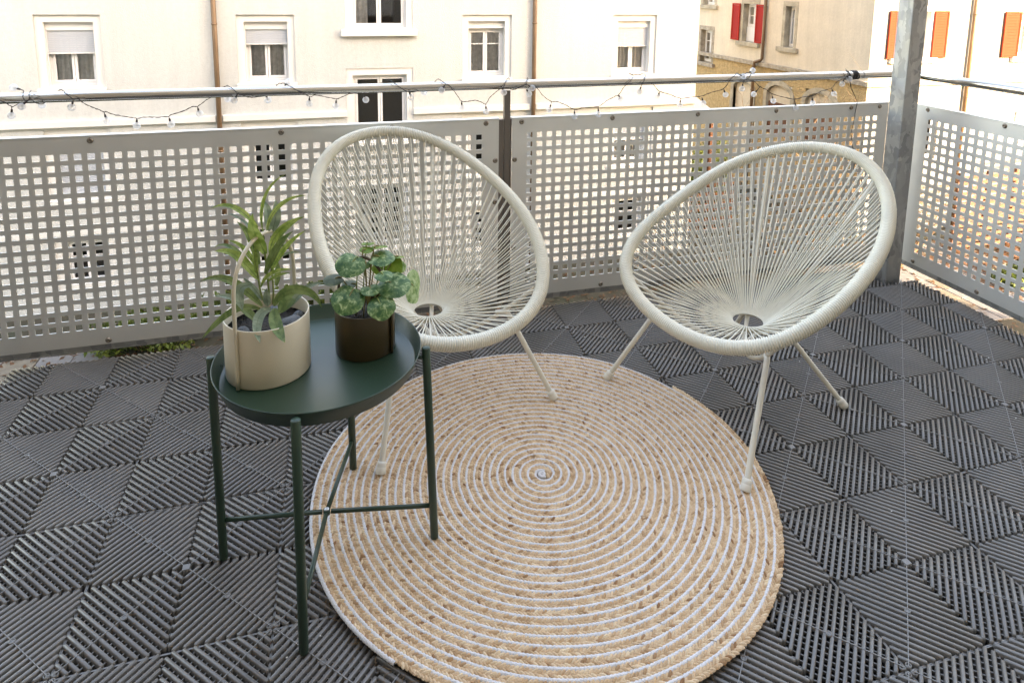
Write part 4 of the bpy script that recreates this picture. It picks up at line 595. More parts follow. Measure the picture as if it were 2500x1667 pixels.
# string course and plinth bands, broken by the stair windows and pipes
for (z0, z1, dep) in ((-1.665,-1.53,0.07), (-3.98,-3.86,0.05)):
    for (ua, ub) in ((-8.1,-3.49),(-3.345,-0.746),(0.756,3.575),(3.725,8.1)):
        q = MB(); ubox(q, put1, ua, ub, z0, z1, -dep, 0.02, 0, 0.008); q.obj('string_course', M['white_trim'], B1)
states = {(0,0):('half',0.47),(1,0):('half',0.32),(2,0):('none',0),(3,0):('half',0.48),(0,1):('half',1.15),(1,1):('half',0.22),(2,1):('half',0.10),(3,1):('half',0.55),(0,2):('base',0),(1,2):('base',0),(2,2):('base',0),(3,2):('base',0)}
for (ci, ri), (st, drop) in states.items():
    c = cols[ci]; zt = rows[ri]
    if st == 'base':
        zb = zt-1.25
        w = MB(); wall_with_openings(w, c-0.593, c+0.593, zb+0.002, zt-0.002, [(c-0.42, c+0.42, zb+0.16, zt-0.12)], lambda u, z, d: put1(u, z, d+0.045), 0.16); w.obj('window_surround', M['white_trim'], B1)
        sash_window(B1, put1, c-0.419, c+0.419, zb+0.162, zt-0.122, 0.16, transom=(zb+zt)/2+0.12, curtain=None)
        continue
    zb = zt-1.49
    w = MB(); wall_with_openings(w, c-0.593, c+0.593, zb+0.002, zt-0.002, [(c-0.445, c+0.445, zb+0.035, zt-0.15)], lambda u, z, d: put1(u, z, d+0.048), 0.25); w.obj('window_surround', M['white_trim'], B1)
    w = MB(); ubox(w, put1, c-0.62, c+0.62, zb-0.075, zb-0.002, -0.05, 0.045, 0, 0.006); w.obj('window_sill', M['white_trim'], B1)
    w = MB(); ubox(w, put1, c-0.444, c+0.444, zt-0.325, zt-0.152, 0.135, 0.235, 0, 0.006); rb = w.obj('roller_box', M['white_paint'], B1)
    if st == 'half':
        n = max(2, int(drop/0.037)); zz = zt-0.327
        sl = MB(); sl.cbox((-0.425,-0.006,-0.0165),(0.425,0.006,0.0165), 0.004); sme = sl.mesh('slat', M['shutter_pale'])
        sh = empty('roller_shutter', put1(c, zz, 0.17)); sh.parent = B1
        for k_ in range(n):
            o = link('slat', sme, sh); o.location = (0, 0, -0.0185-k_*0.037)
        w = MB(); w.cbox((-0.427,-0.009,-n*0.037-0.035),(0.427,0.009,-n*0.037-0.0025), 0.003); w.obj('bottom_bar', M['white_paint'], sh)
        for sx in (-1, 1):
            w = MB(); ubox(w, put1, c+sx*0.436-0.008, c+sx*0.436+0.008, zb+0.036, zt-0.327, 0.155, 0.185, 0, 0.002); w.obj('guide_rail', M['white_paint'], B1)
    span = ((0.02,0.98),)
    cur = {(0,0):'grey_curtain',(1,0):'grey_curtain',(2,0):'grey_curtain',(3,0):'curtain',(3,1):'curtain',(0,1):'grey_curtain'}.get((ci,ri))
    sash_window(B1, put1, c-0.443, c+0.443, zb+0.037, zt-0.326, 0.25, transom=(zt-0.70 if (ci,ri) == (2,0) else ((zb+zt)/2 if ri == 1 else None)), curtain=cur, seed=ci*7+ri, lace=(ci,ri) == (2,0))
for k_, (za, ze) in enumerate(stairs):
    w = MB(); wall_with_openings(w, -0.742, 0.752, za+0.002, ze-0.002, [(-0.60, 0.615, za+0.03, ze-0.155)], lambda u, z, d: put1(u, z, d+0.02), 0.16); w.obj('window_surround', M['white_trim'], B1)
    w = MB(); ubox(w, put1, -0.83, 0.85, za-0.145, za-0.002, -0.10, 0.018, 0, 0.008); w.obj('window_sill', M['white_trim'], B1)
    sash_window(B1, put1, -0.599, 0.614, za+0.032, ze-0.157, 0.12, curtain='grey_curtain', seed=50+k_, curtain_span=((0.02,0.30),) if k_ != 1 else ())
for px_ in (-3.417, 3.65):
    w = MB(); w.tube([put1(px_, GZ+0.02, -0.085), put1(px_, 5.1, -0.085)], 0.052, 12)
    p_ = w.obj('downpipe', M['copper_pipe'], B1)
    for z in (0.44, -2.3, -4.6, 3.0):
        w = MB(); w.tube([put1(px_, z-0.02, -0.085), put1(px_, z+0.02, -0.085)], 0.060, 12); w.tube([put1(px_, z, -0.03), put1(px_, z, 0.01)], 0.012, 6); w.obj('pipe_bracket', M['copper_pipe'], p_)

# --- ochre and white corner house
HX, HY = 13.45, 13.90
B2 = empty('corner_house', (HX,HY,GZ)); tag(B2, 'ochre and white rendered corner house with red shutters and stone window surrounds', 'building')
putO = lambda y, z, d: (d, y-HY, z-GZ)       # ochre flank, recess towards +x
putW = lambda x, z, d: (x-HX, d, z-GZ)       # white front, recess towards +y
opsO = [(21.72,22.78,0.62,2.2), (21.76,22.80,-1.66,-0.22), (19.0,20.05,-0.60,0.80), (17.08,17.66,-0.60,0.78), (19.10,20.25,-4.9,-2.02), (17.02,18.30,-3.6,-1.86), (15.0,16.38,-3.6,-1.78)]
b = MB()
wall_with_openings(b, 13.901, 32.0, -1.24, 5.6, opsO, putO, 0.24, 0)
wall_with_openings(b, 13.901, 32.0, GZ, -1.24, opsO, putO, 0.22, 1)
b.obj('flank_wall', [M['ochre_plaster'], M['ochre_rough']], B2)
opsW = [(14.28,15.50,-0.60,0.76), (18.75,19.95,-0.62,0.74), (18.55,20.2,-3.3,-2.22), (15.0,16.1,-3.6,-2.1)]
b = MB(); wall_with_openings(b, 13.452, 30.0, GZ, 5.6, opsW, putW, 0.2); b.add([(-0.001,0,0),(-0.001,0,11.35),(0.002,0,11.35),(0.002,0,0)], [(0,3,2,1)]); b.obj('front_wall', M['white_plaster'], B2)
b = MB(); b.add([(-0.4,-0.4,11.36),(17,-0.4,11.36),(17,18.5,11.36),(-0.4,18.5,11.36),(8,9,15.5)], [(0,1,4),(1,2,4),(2,3,4),(3,0,4),(0,3,2,1)]); b.obj('roof', M['roof_grey'], B2)
b = MB(); ubox(b, putO, 13.9, 32.0, -1.36, -1.22, -0.10, 0.05, 0, 0.01); b.obj('string_course', M['old_stone'], B2)
b = MB(); ubox(b, putW, 13.36, 30.0, -1.37, -1.235, -0.10, 0.05, 0, 0.01); b.obj('string_course', M['old_stone'], B2)
def stone_window(put, ua, ub, za, zb, frame, transom, sill=True, surround='sandstone', curtain=None):
    q = MB(); w = 0.13
    ubox(q, put, ua-w, ua-0.001, za, zb+0.16, -0.015, 0.23); ubox(q, put, ub+0.001, ub+w, za, zb+0.16, -0.015, 0.23); ubox(q, put, ua, ub, zb+0.002, zb+0.16, -0.014, 0.23)
    sr = q.obj('window_surround', M[surround], B2)
    if sill:
        q = MB(); ubox(q, put, ua-0.26, ub+0.26, za-0.15, za-0.002, -0.11, 0.24, 0, 0.012); q.obj('window_sill', M[surround], B2)
    sash_window(B2, put, frame[0], frame[1], frame[2], frame[3], 0.20, transom=transom, curtain=curtain, seed=int(ua*10))
stone_window(putO, 21.85, 22.70, 0.66, 2.1, (21.86,22.69,0.67,2.05), None, curtain='grey_curtain')
stone_window(putO, 21.88, 22.72, -1.62, -0.33, (21.89,22.71,-1.60,-0.35), -0.78, surround='old_stone', curtain='curtain')
stone_window(putO, 19.12, 19.93, -0.58, 0.78, (19.13,19.92,-0.05,0.76), 0.35, curtain=None)
q = MB(); ubox(q, putO, 19.13, 19.92, -0.575, -0.055, 0.17, 0.22); q.obj('parapet_panel', M['white_paint'], B2)
stone_window(putO, 17.12, 17.60, -0.58, 0.76, (17.13,17.59,-0.57,0.75), 0.35)
def shutter(put, ua, ub, za, zb, m, louvred=True):
    root = empty('window_shutter', put((ua+ub)/2, (za+zb)/2, -0.05)); root.parent = B2
    lp = lambda u, z, d: tuple(put(u, z, d)[i] - put((ua+ub)/2, (za+zb)/2, -0.05)[i] for i in range(3))
    q = MB(); ring(q, lp, ua, ub, za, zb, 0.055, -0.075, -0.03, 0, 0.005)
    if not louvred: ubox(q, lp, ua+0.056, ub-0.056, (za+zb)/2-0.03, (za+zb)/2+0.03, -0.07, -0.035)
    q.obj('shutter_frame', M[m], root)
    n = int((zb-za-0.12)/0.045); wu = (ub-ua)/2-0.058
    sl = MB()
    p0 = lp((ua+ub)/2, (za+zb)/2, -0.05)
    a = [lp((ua+ub)/2-wu, (za+zb)/2+dz, dd) for dz, dd in ((-0.024,-0.064),(0.018,-0.042),(0.022,-0.046),(-0.020,-0.068))]
    c = [lp((ua+ub)/2+wu, (za+zb)/2+dz, dd) for dz, dd in ((-0.024,-0.064),(0.018,-0.042),(0.022,-0.046),(-0.020,-0.068))]
    sl.add(a + c, [(0,1,5,4),(1,2,6,5),(2,3,7,6),(3,0,4,7),(3,2,1,0),(4,5,6,7)]); me = sl.mesh('slat', M[m])
    for k_ in range(n):
        o = link('slat', me, root); o.location = (0, 0, za+0.06+0.0225+k_*0.045-(za+zb)/2)
    return root
shutter(putO, 20.08, 20.56, -0.56, 0.78, 'red_shutter'); shutter(putO, 18.66, 19.11, -0.57, 0.77, 'red_shutter')
stone_window(putW, 14.35, 15.45, -0.58, 0.74, (14.36,15.44,-0.57,0.73), 0.36, curtain='curtain', surround='white_trim'); 
shutter(putW, 13.96, 14.30, -0.59, 0.75, 'red_shutter_sunlit'); shutter(putW, 15.52, 16.03, -0.59, 0.75, 'red_shutter_sunlit')
stone_window(putW, 18.80, 19.90, -0.60, 0.72, (18.81,19.89,-0.59,0.71), 0.33, curtain='curtain', surround='white_trim')
shutter(putW, 18.12, 18.74, -0.61, 0.73, 'red_shutter_sunlit'); shutter(putW, 19.98, 20.6, -0.61, 0.73, 'red_shutter_sunlit')
sash_window(B2, putW, 18.56, 20.19, -3.29, -2.23, 0.15, curtain='grey_curtain', seed=3)
sash_window(B2, putW, 15.01, 16.09, -3.59, -2.11, 0.15, curtain=None)
def arched(put, ua, ub, z0, zs, rise, m, fill, seed, infill=None):
    """stone arch surround with a filled opening"""
    n = 14; q = MB(); mid = (ua+ub)/2; hw = (ub-ua)/2; w = 0.17
    inner = [(mid-hw*math.cos(math.pi*i/n), zs+rise*math.sin(math.pi*i/n)) for i in range(n+1)]
    outer = [(mid-(hw+w)*math.cos(math.pi*i/n), zs+(rise+w)*math.sin(math.pi*i/n)) for i in range(n+1)]
    inner = [(ua, z0)] + inner + [(ub, z0)]; outer = [(ua-w, z0)] + outer + [(ub+w, z0)]
    for i in range(len(inner)-1):
        vs = [put(*inner[i],-0.03), put(*inner[i+1],-0.03), put(*outer[i+1],-0.03), put(*outer[i],-0.03), put(*inner[i],0.12), put(*inner[i+1],0.12), put(*outer[i+1],0.0), put(*outer[i],0.0)]
        q.add(vs, [(0,1,2,3),(0,4,5,1),(3,2,6,7)])
    q.obj('arch_surround', M[m], B2)
    q = MB(); vs = [put(*p, 0.10) for p in inner]; q.add(vs, [tuple(range(len(vs)))]); q.obj('arch_fill', M[fill], B2)
    if infill:
        q = MB(); ubox(q, put, ua+0.03, ub-0.03, z0, zs-0.25, 0.06, 0.095); q.obj('arch_shutter', M[infill], B2)
arched(putO, 19.10, 20.25, -4.9, -2.30, 0.25, 'sandstone', 'ochre_plaster', 1)
arched(putO, 17.04, 18.28, -3.6, -2.25, 0.36, 'sandstone', 'ochre_plaster', 2, 'slat_wood')
arched(putO, 15.02, 16.36, -3.6, -2.25, 0.40, 'sandstone', 'ochre_plaster', 3, 'slat_wood')
w = MB(); w.tube([putO(18.57, 5.2, -0.09), putO(18.57, -1.08, -0.09), putO(18.60, -1.14, -0.12), putO(18.82, -1.22, -0.2), putO(18.84, -1.3, -0.2), putO(18.84, GZ+0.03, -0.2)], 0.055, 10); p_ = w.obj('downpipe', M['copper_pipe'], B2)
for z in (0.70, -2.2): 
    w = MB(); y_ = 18.57 if z > 0 else 18.84; w.tube([putO(y_, z-0.02, -0.09 if z > 0 else -0.2), putO(y_, z+0.02, -0.09 if z > 0 else -0.2)], 0.064, 10); w.obj('pipe_bracket', M['copper_pipe'], p_)
w = MB(); w.tube([putW(16.94, 5.2, -0.09), putW(16.90, GZ+0.03, -0.09)], 0.055, 10); p_ = w.obj('downpipe', M['copper_pipe'], B2)
for z in (0.66, -1.75):
    w = MB(); w.tube([putW(16.93, z-0.02, -0.09), putW(16.93, z+0.02, -0.09)], 0.064, 10); w.obj('pipe_bracket', M['copper_pipe'], p_)
# porch roof in the gap between the houses
t = empty('porch', (9.2,16.0,GZ)); tag(t, 'small porch with a pale pitched roof in the gap between the houses', 'porch')
q = MB(); q.add([(-0.9,-0.5,3.45),(0.55,-0.5,3.45),(0.25,1.4,4.15),(-0.9,1.4,4.15),(-0.9,-0.5,3.37),(0.55,-0.5,3.37),(0.25,1.4,4.07),(-0.9,1.4,4.07)], [(0,1,2,3),(4,7,6,5),(0,4,5,1),(1,5,6,2),(2,6,7,3),(3,7,4,0)]); q.obj('roof', M['roof_grey'], t)
q = MB(); q.box((-0.8,0.2,0),(0.2,1.3,3.5)); q.obj('wall', M['slat_wood'], t)
for px_ in (-0.8, 0.45):
    q = MB(); q.cbox((px_-0.05,-0.45,0),(px_+0.05,-0.35,3.38), 0.006); q.obj('post', M['slat_wood'], t)

# ------------------------------------------------------------------ vegetation and yard below
def leaf_cloud(name, pts_r, n, size, m, parent, seed):
    """many small leaf faces spread through the clumps pts_r [(centre, (rx,ry,rz))]"""
    r = np.random.default_rng(seed); V = []; 
    wts = np.array([a[1][0]*a[1][1]*a[1][2] for a in pts_r]); wts = wts/wts.sum(); idx = r.choice(len(pts_r), n, p=wts)
    c = np.array([a[0] for a in pts_r])[idx]; rad = np.array([a[1] for a in pts_r])[idx]
    d = r.normal(size=(n,3)); d /= np.linalg.norm(d, axis=1, keepdims=True); P = c + d*rad*(r.random((n,1))**0.45)
    u = r.normal(size=(n,3)); u /= np.linalg.norm(u, axis=1, keepdims=True); w = np.cross(u, r.normal(size=(n,3))); w /= np.linalg.norm(w, axis=1, keepdims=True)
    s = size*(0.6+0.8*r.random((n,1)))
    V = np.stack([P-u*s, P+w*s*0.45, P+u*s, P-w*s*0.45], 1).reshape(-1,3); F = np.arange(4*n).reshape(n,4)
    return link(name, np_mesh(name, V, F, m, False), parent)
def twigs(b, base, h, n, spread, seed, r0=0.018, depth=3):
    r = random.Random(seed)
    def grow(p, d, L, rad, lev):
        pts = [p]; q = p
        for k_ in range(4):
            d = (d + Vector((r.uniform(-.22,.22), r.uniform(-.22,.22), r.uniform(-.05,.16)))).normalized(); q = q + d*(L/4); pts.append(q)
        b.tube(pts, [rad*(1-0.16*i) for i in range(5)], 4 if lev else 5, caps=False)
        if lev < depth:
            for k_ in range(r.randint(2,4)):
                j = r.randint(1,4); dd = (d + Vector((r.uniform(-.9,.9), r.uniform(-.9,.9), r.uniform(-.1,.7)))).normalized(); grow(pts[j], dd, L*r.uniform(.45,.75), rad*0.5, lev+1)
    for i in range(n):
        a = 2*math.pi*i/n + r.uniform(-.4,.4); d = Vector((math.cos(a)*spread, math.sin(a)*spread, 1)).normalized()
        grow(Vector(base) + Vector((math.cos(a)*0.06, math.sin(a)*0.06, 0)), d, h*r.uniform(.45,.65), r0, 0)
hedges = [((-4.75,12.15,0),[(-0.5,0,.35),(0.1,0.1,.42),(0.6,-0.1,.33)],(0.55,.5,.42),'low green hedge at the foot of the cream house below the left panel'),
          ((-3.0,12.7,0),[(-0.6,0,.35),(0,0.1,.40),(0.7,0,.36)],(0.6,.5,.42),'yellow green hedge beside the left downpipe of the cream house'),
          ((-1.6,13.0,0),[(-0.5,0,.3),(0.3,0.1,.36)],(0.5,.45,.38),'small hedge under the stair windows of the cream house'),
          ((9.6,15.9,0),[(-0.5,0,.9),(0.3,0.2,1.2),(0,-0.3,.5)],(0.7,.6,.7),'dark green bush in the gap beside the porch'),
          ((10.6,17.4,0),[(-0.4,0,1.1),(0.4,0.2,1.5),(0,-0.3,.6)],(0.7,.6,.8),'tall leafy bush against the ochre flank wall'),
          ((14.9,10.2,0),[(-0.3,0,.22),(0.3,0.1,.28)],(0.4,.35,.26),'small round green shrub in front of the white facade')]
for i, (base, cl, rad, lab) in enumerate(hedges):
    t = empty('hedge', (base[0], base[1], GZ)); tag(t, lab, 'hedge', 'green bushes round the houses')
    leaf_cloud('foliage', [((c[0],c[1],c[2]), (rad[0], rad[1], min(rad[2], c[2]))) for c in cl], 2600, 0.055, M['hedge_leaf'], t, 20+i)
    b = MB(); twigs(b, (0,0,0.0), 0.5, 5, 0.5, 30+i, 0.012, 1); b.obj('stem', M['twig'], t)
bare = [((11.95,12.6),4.75,9,0.55,'reddish bare shrub fanning out in front of the house corner behind the post'),((11.0,13.0),4.3,7,0.5,'bare brown shrub before the arches of the ochre wall'),((10.1,12.9),3.5,6,0.6,'low bare shrub left of the ochre arches'),((12.9,11.8),3.2,7,0.7,'spreading bare shrub in front of the white corner wall'),((6.3,12.9),1.3,6,0.8,'thin bare shrub at the right foot of the cream house')]
for i, ((x, y), h, n, sp, lab) in enumerate(bare):
    t = empty('bare_shrub', (x, y, GZ)); tag(t, lab, 'shrub', 'leafless shrubs before the ochre wall')
    b = MB(); twigs(b, (0,0,0), h, n, sp, 60+i, 0.03, 3); b.obj('branch', M['twig'], t)
# slatted wooden screens in the yard at the right
def slat_screen(x0, x1, y, h, lab):
    t = empty('slatted_screen', ((x0+x1)/2, y, GZ)); tag(t, lab, 'fence', 'brown slatted screens in the yard'); L = x1-x0
    sl = MB(); sl.cbox((-L/2,-0.012,-0.045),(L/2,0.012,0.045), 0.004); me = sl.mesh('slat', M['slat_wood'])
    for k_ in range(int(h/0.15)):
        o = link('slat', me, t); o.location = (RNG.uniform(-.01,.01), 0, 0.12+k_*0.15)
    ps = MB(); ps.cbox((-0.04,0.0135,0),(0.04,0.09,h+0.1), 0.006); pm = ps.mesh('post', M['slat_wood'])
    for k_ in range(4):
        o = link('post', pm, t); o.location = (-L/2+0.1+k_*(L-0.2)/3, 0, 0)
slat_screen(15.2, 18.4, 12.3, 2.1, 'brown slatted wooden screen in front of the white facade')
slat_screen(18.7, 22.5, 11.7, 3.0, 'taller brown slatted screen at the far right of the yard')
slat_screen(8.3, 10.2, 15.1, 1.6, 'low slatted screen in the gap between the houses')
# dead leaves on the ground at the right, thin grass elsewhere
def ground_litter(name, x0, x1, y0, y1, n, size, m, seed, label, upright=0.25):
    r = np.random.default_rng(seed); P = np.stack([r.uniform(x0,x1,n), r.uniform(y0,y1,n), GZ+0.01+r.random(n)*0.05], 1)
    a = r.random(n)*6.283; u = np.stack([np.cos(a), np.sin(a), r.normal(0, upright, n)], 1); w = np.stack([-np.sin(a), np.cos(a), r.normal(0, upright, n)], 1)
    s = size*(0.6+0.8*r.random((n,1))); V = np.stack([P-u*s, P+w*s*0.55, P+u*s, P-w*s*0.55], 1).reshape(-1,3); V[:,2] = np.maximum(V[:,2], GZ+0.003)
    o = link(name, np_mesh(name, V, np.arange(4*n).reshape(n,4), m, False)); tag(o, label, 'ground cover', kind='stuff')
ground_litter('dead_leaves', 13.5, 22, 6.5, 13, 9000, 0.075, M['dead_leaf'], 5, 'carpet of orange brown dead leaves on the yard at the right')
ground_litter('dead_leaves', -9, 13, 8.5, 13.6, 5000, 0.05, M['dead_leaf'], 6, 'scattered brown leaves along the foot of the houses')
ground_litter('grass', -12, 12, 3, 11, 40000, 0.07, M['grass'], 7, 'thin winter grass between the balcony and the paved path', 0.8)

# ------------------------------------------------------------------ rug
RUGC = Vector((-0.536, 0.262, 0.0)); RUGR = 0.603; RP = 0.0205
rug = empty('round_rug', RUGC); tag(rug, 'round braided jute rug with a white rope spiral lying on the dark deck tiles', 'rug')
b = MB(); b.lathe([(0.0,0.0012),(RUGR-0.024,0.0012),(RUGR-0.022,0.004),(RUGR-0.024,0.0082),(0.0,0.0082)], n=128); b.obj('backing', M['jute_under'], rug)
def spiral(rho_off, r_start, r_end, ds):
    """points along r = RP*theta/2pi + off, steps of ds"""
    pts = []; th = 2*math.pi*max(0.0, (r_start-rho_off))/RP
    while True:
        r = RP*th/(2*math.pi) + rho_off
        if r > r_end: break
        pts.append((th, r)); th += ds/max(r, 0.006)
    return np.array(pts)
def wob(th, r): return 1 + 0.0045*np.sin(3*th+r*9) + 0.003*np.sin(7*th+1.3+r*22)
# jute braid: two rows of slanted overlapping lobes with a third strand showing between
sp = spiral(0.0, 0.0190, RUGR-0.007, 0.0090); th, rr = sp[:,0], sp[:,1]
rng = np.random.default_rng(11); NS = len(th)
slow = np.cumsum(rng.normal(0, 0.09, NS)); slow = slow - np.convolve(slow, np.ones(60)/60, 'same'); slow = slow/ (np.abs(slow).max()+1e-9)
Vs = []; Fs = []; At = []; base = 0
gu = np.linspace(-1, 1, 5); gv = np.linspace(-1, 1, 4)
def lobe(th_, r_, side, tone, k_):
    c = np.array([math.cos(th_), math.sin(th_)]); t_ = np.array([-c[1], c[0]]); r2 = r_*wob(th_, r_) + side*0.0040
    ang = side*(0.62+rng.normal(0,0.10)); L = 0.0092*(1+rng.normal(0,.10)); W = 0.0046*(1+rng.normal(0,.12))
    du = t_*math.cos(ang) + c*math.sin(ang)*side*side*1.0; dw = np.array([-du[1], du[0]]); p0 = c*r2; zb = 0.0080; hh = 0.0064+rng.normal(0,.0009)
    out = []
    for a in gu:
        ww = W*math.sqrt(max(0.04, 1-a*a*0.9))
        for q in gv:
            z = zb + hh*math.sqrt(max(0, 1-q*q*0.92))*math.sqrt(max(0, 1-a*a*0.75)) - 0.0025*(1-(a+1)/2) + 0.001
            xy = p0 + du*a*L + dw*q*ww; out.append((xy[0], xy[1], z))
    return out
lob_f = [(i*4+j, (i+1)*4+j, (i+1)*4+j+1, i*4+j+1) for i in range(4) for j in range(3)]
for k_ in range(NS):
    for side in (-1, 1):
        tone = float(np.clip(0.56 + 0.34*slow[k_] + rng.normal(0, 0.20), 0, 1)); 
        if rng.random() < 0.018: tone = rng.random()*0.2
        Vs += lobe(th[k_] + (0.0045/max(rr[k_],0.01) if side > 0 else 0), rr[k_], side, tone, k_); At += [tone]*20
        Fs += [tuple(base+i for i in f) for f in lob_f]; base += 20
o = link('jute_braid', np_mesh('jute_braid', Vs, Fs, M['jute'], True, At), rug); o['kind'] = 'stuff'
# white rope following the same spiral
sp = spiral(RP*0.5, 0.0125, RUGR-0.006, 0.0042); th, rr = sp[:,0], sp[:,1]; rw = rr*wob(th, rr)
cx_ = np.stack([np.cos(th), np.sin(th)], 1); tx_ = np.stack([-np.sin(th), np.cos(th)], 1); n_ = 7; V = np.zeros((len(th), n_, 3)); rad = 0.0044*(1 + 0.10*np.where(np.arange(len(th)) % 2 == 0, 1, -1))
for j in range(n_):
    a = math.pi*1.3*(j/(n_-1)) - math.pi*0.15
    V[:,j,:2] = cx_*(rw + rad*math.cos(a))[:,None]; V[:,j,2] = 0.0098 + rad*1.05*math.sin(a)
F = [(i*n_+j, (i+1)*n_+j, (i+1)*n_+j+1, i*n_+j+1) for i in range(len(th)-1) for j in range(n_-1)]
link('white_rope', np_mesh('white_rope', V.reshape(-1,3), F, M['white_rope'], True), rug)
b = MB(); b.tube([Vector((0.0112*t_*math.cos(t_*6.2832*1.5+2.0), 0.0112*t_*math.sin(t_*6.2832*1.5+2.0), 0.0108)) for t_ in [i/70 for i in range(5, 71)]], 0.0042, 8); b.obj('white_rope', M['white_rope'], rug)
# loose fibres round the edge
b = MB()
for i in range(420):
    a = RNG.uniform(0, 2*math.pi); r_ = RUGR + RNG.uniform(-0.012, 0.002) if i < 300 else RNG.uniform(0.05, RUGR-0.02); z = 0.004 if i < 300 else 0.0145
    d = a + RNG.uniform(-1.3, 1.3); L = RNG.uniform(0.008, 0.03) if i < 300 else RNG.uniform(0.006, 0.016); p = Vector((r_*math.cos(a), r_*math.sin(a), z))
    q = p + Vector((math.cos(d)*L, math.sin(d)*L, RNG.uniform(-0.002, 0.006))); m_ = (p+q)/2 + Vector((RNG.uniform(-.3,.3)*L, RNG.uniform(-.3,.3)*L, RNG.uniform(0,.004)))
    b.tube([p, m_, q], [0.0006, 0.0005, 0.0003], 3, caps=False)
o = b.obj('loose_fibre', M['jute_under'], rug); o['kind'] = 'stuff'

b = MB()
for i in range(170):
    x, y = RNG.uniform(-2.0, 1.45), RNG.uniform(-0.5, 1.15); q = RNG.random(); a = RNG.uniform(0, 6.28)
    if q < 0.45:
        s_ = RNG.uniform(0.0008, 0.0020); b.box((x-s_, y-s_*0.7, 0.0006), (x+s_, y+s_*0.7, 0.0006+s_), 0)
    elif q < 0.7:
        L = RNG.uniform(0.005, 0.014); b.tube([(x, y, 0.0012), (x+L*0.5*math.cos(a), y+L*0.5*math.sin(a), 0.003), (x+L*math.cos(a+0.5), y+L*math.sin(a+0.5), 0.0014)], [0.0005, 0.0005, 0.0003], 3, 1, caps=False)
    else:
        s_ = RNG.uniform(0.0020, 0.0045); b.add([(x-s_*math.cos(a), y-s_*math.sin(a), 0.0011), (x+s_*0.5*math.sin(a), y-s_*0.5*math.cos(a), 0.0024), (x+s_*math.cos(a), y+s_*math.sin(a), 0.0012), (x-s_*0.5*math.sin(a), y+s_*0.5*math.cos(a), 0.0020)], [(0,1,2,3)], 2)
o = b.obj('crumbs', [M['white_trim'], M['jute_under'], M['twig']]); tag(o, 'pale specks, dry bits and loose fibres scattered over the deck tiles', 'debris', kind='stuff')
# ------------------------------------------------------------------ tray table
TC = Vector((-1.0945, 0.1668, 0))
tb = empty('tray_table', TC); tag(tb, 'dark green metal tray table with four slim legs carrying two potted plants', 'table')
b = MB(); b.lathe([(0.0,0.4625),(0.203,0.4625),(0.2075,0.4645),(0.2200,0.5005),(0.2212,0.5022),(0.2225,0.5005),(0.2215,0.4985),(0.2090,0.4680),(0.2060,0.4665),(0.0,0.4665)], n=96)
b.obj('tray', M['table_green'], tb)
legs = [(-1.137,-0.070),(-1.322,0.203),(-0.848,0.127),(-1.026,0.4078)]; hubp = Vector((0.003,0.003,0.098))
for (x, y) in legs:
    p = Vector((x, y, 0)) - TC; zf = 0.013 if (Vector((x,y,0))-RUGC).length < RUGR-0.004 else 0.0005
    top = p + (Vector((-1.1365+0.05,0.167,0))-Vector((x,y,0)))*0.0
    pd = Vector((p.x, p.y, 0)).normalized(); pt = pd*0.2330 + Vector((0,0,0.4975)); pb = Vector((p.x, p.y, zf)); at_z = lambda z: pb + (pt-pb)*((z-zf)/(0.4975-zf))
    b = MB(); ld = (pt-pb).normalized(); LL = (pt-pb).length; b.lathe([(0.0085,0.0),(0.0095,0.002),(0.0095,LL-0.002),(0.0080,LL),(0.0,LL+0.0003)], n=20, axis=(pb, ld)); lg = b.obj('leg', M['table_green'], tb)
    ins = (Vector((0,0,0))-Vector((p.x,p.y,0))).normalized()
    b = MB(); q_ = at_z(0.474); b.tube([q_+ins*0.006, q_+ins*(Vector((q_.x,q_.y,0)).length-0.2105)], 0.005, 8); b.obj('tray_bracket', M['table_green'], lg)
    b = MB(); b.tube([at_z(0.098)+ins*0.0088, hubp + Vector((p.x,p.y,0)).normalized()*0.010], 0.0052, 10); b.obj('stretcher', M['table_green'], tb)
b = MB(); b.lathe([(0.0078,0.092),(0.0078,0.1035)], (hubp.x,hubp.y,0), 20); b.obj('hub', M['table_green'], tb)
b = MB(); b.lathe([(0.0055,0.1037),(0.0055,0.1050),(0.0040,0.1060),(0.0022,0.1060),(0.002,0.1050),(0,0.1050)], (hubp.x,hubp.y,0), 16); b.obj('hub_bolt', M['bolt_silver'], tb)

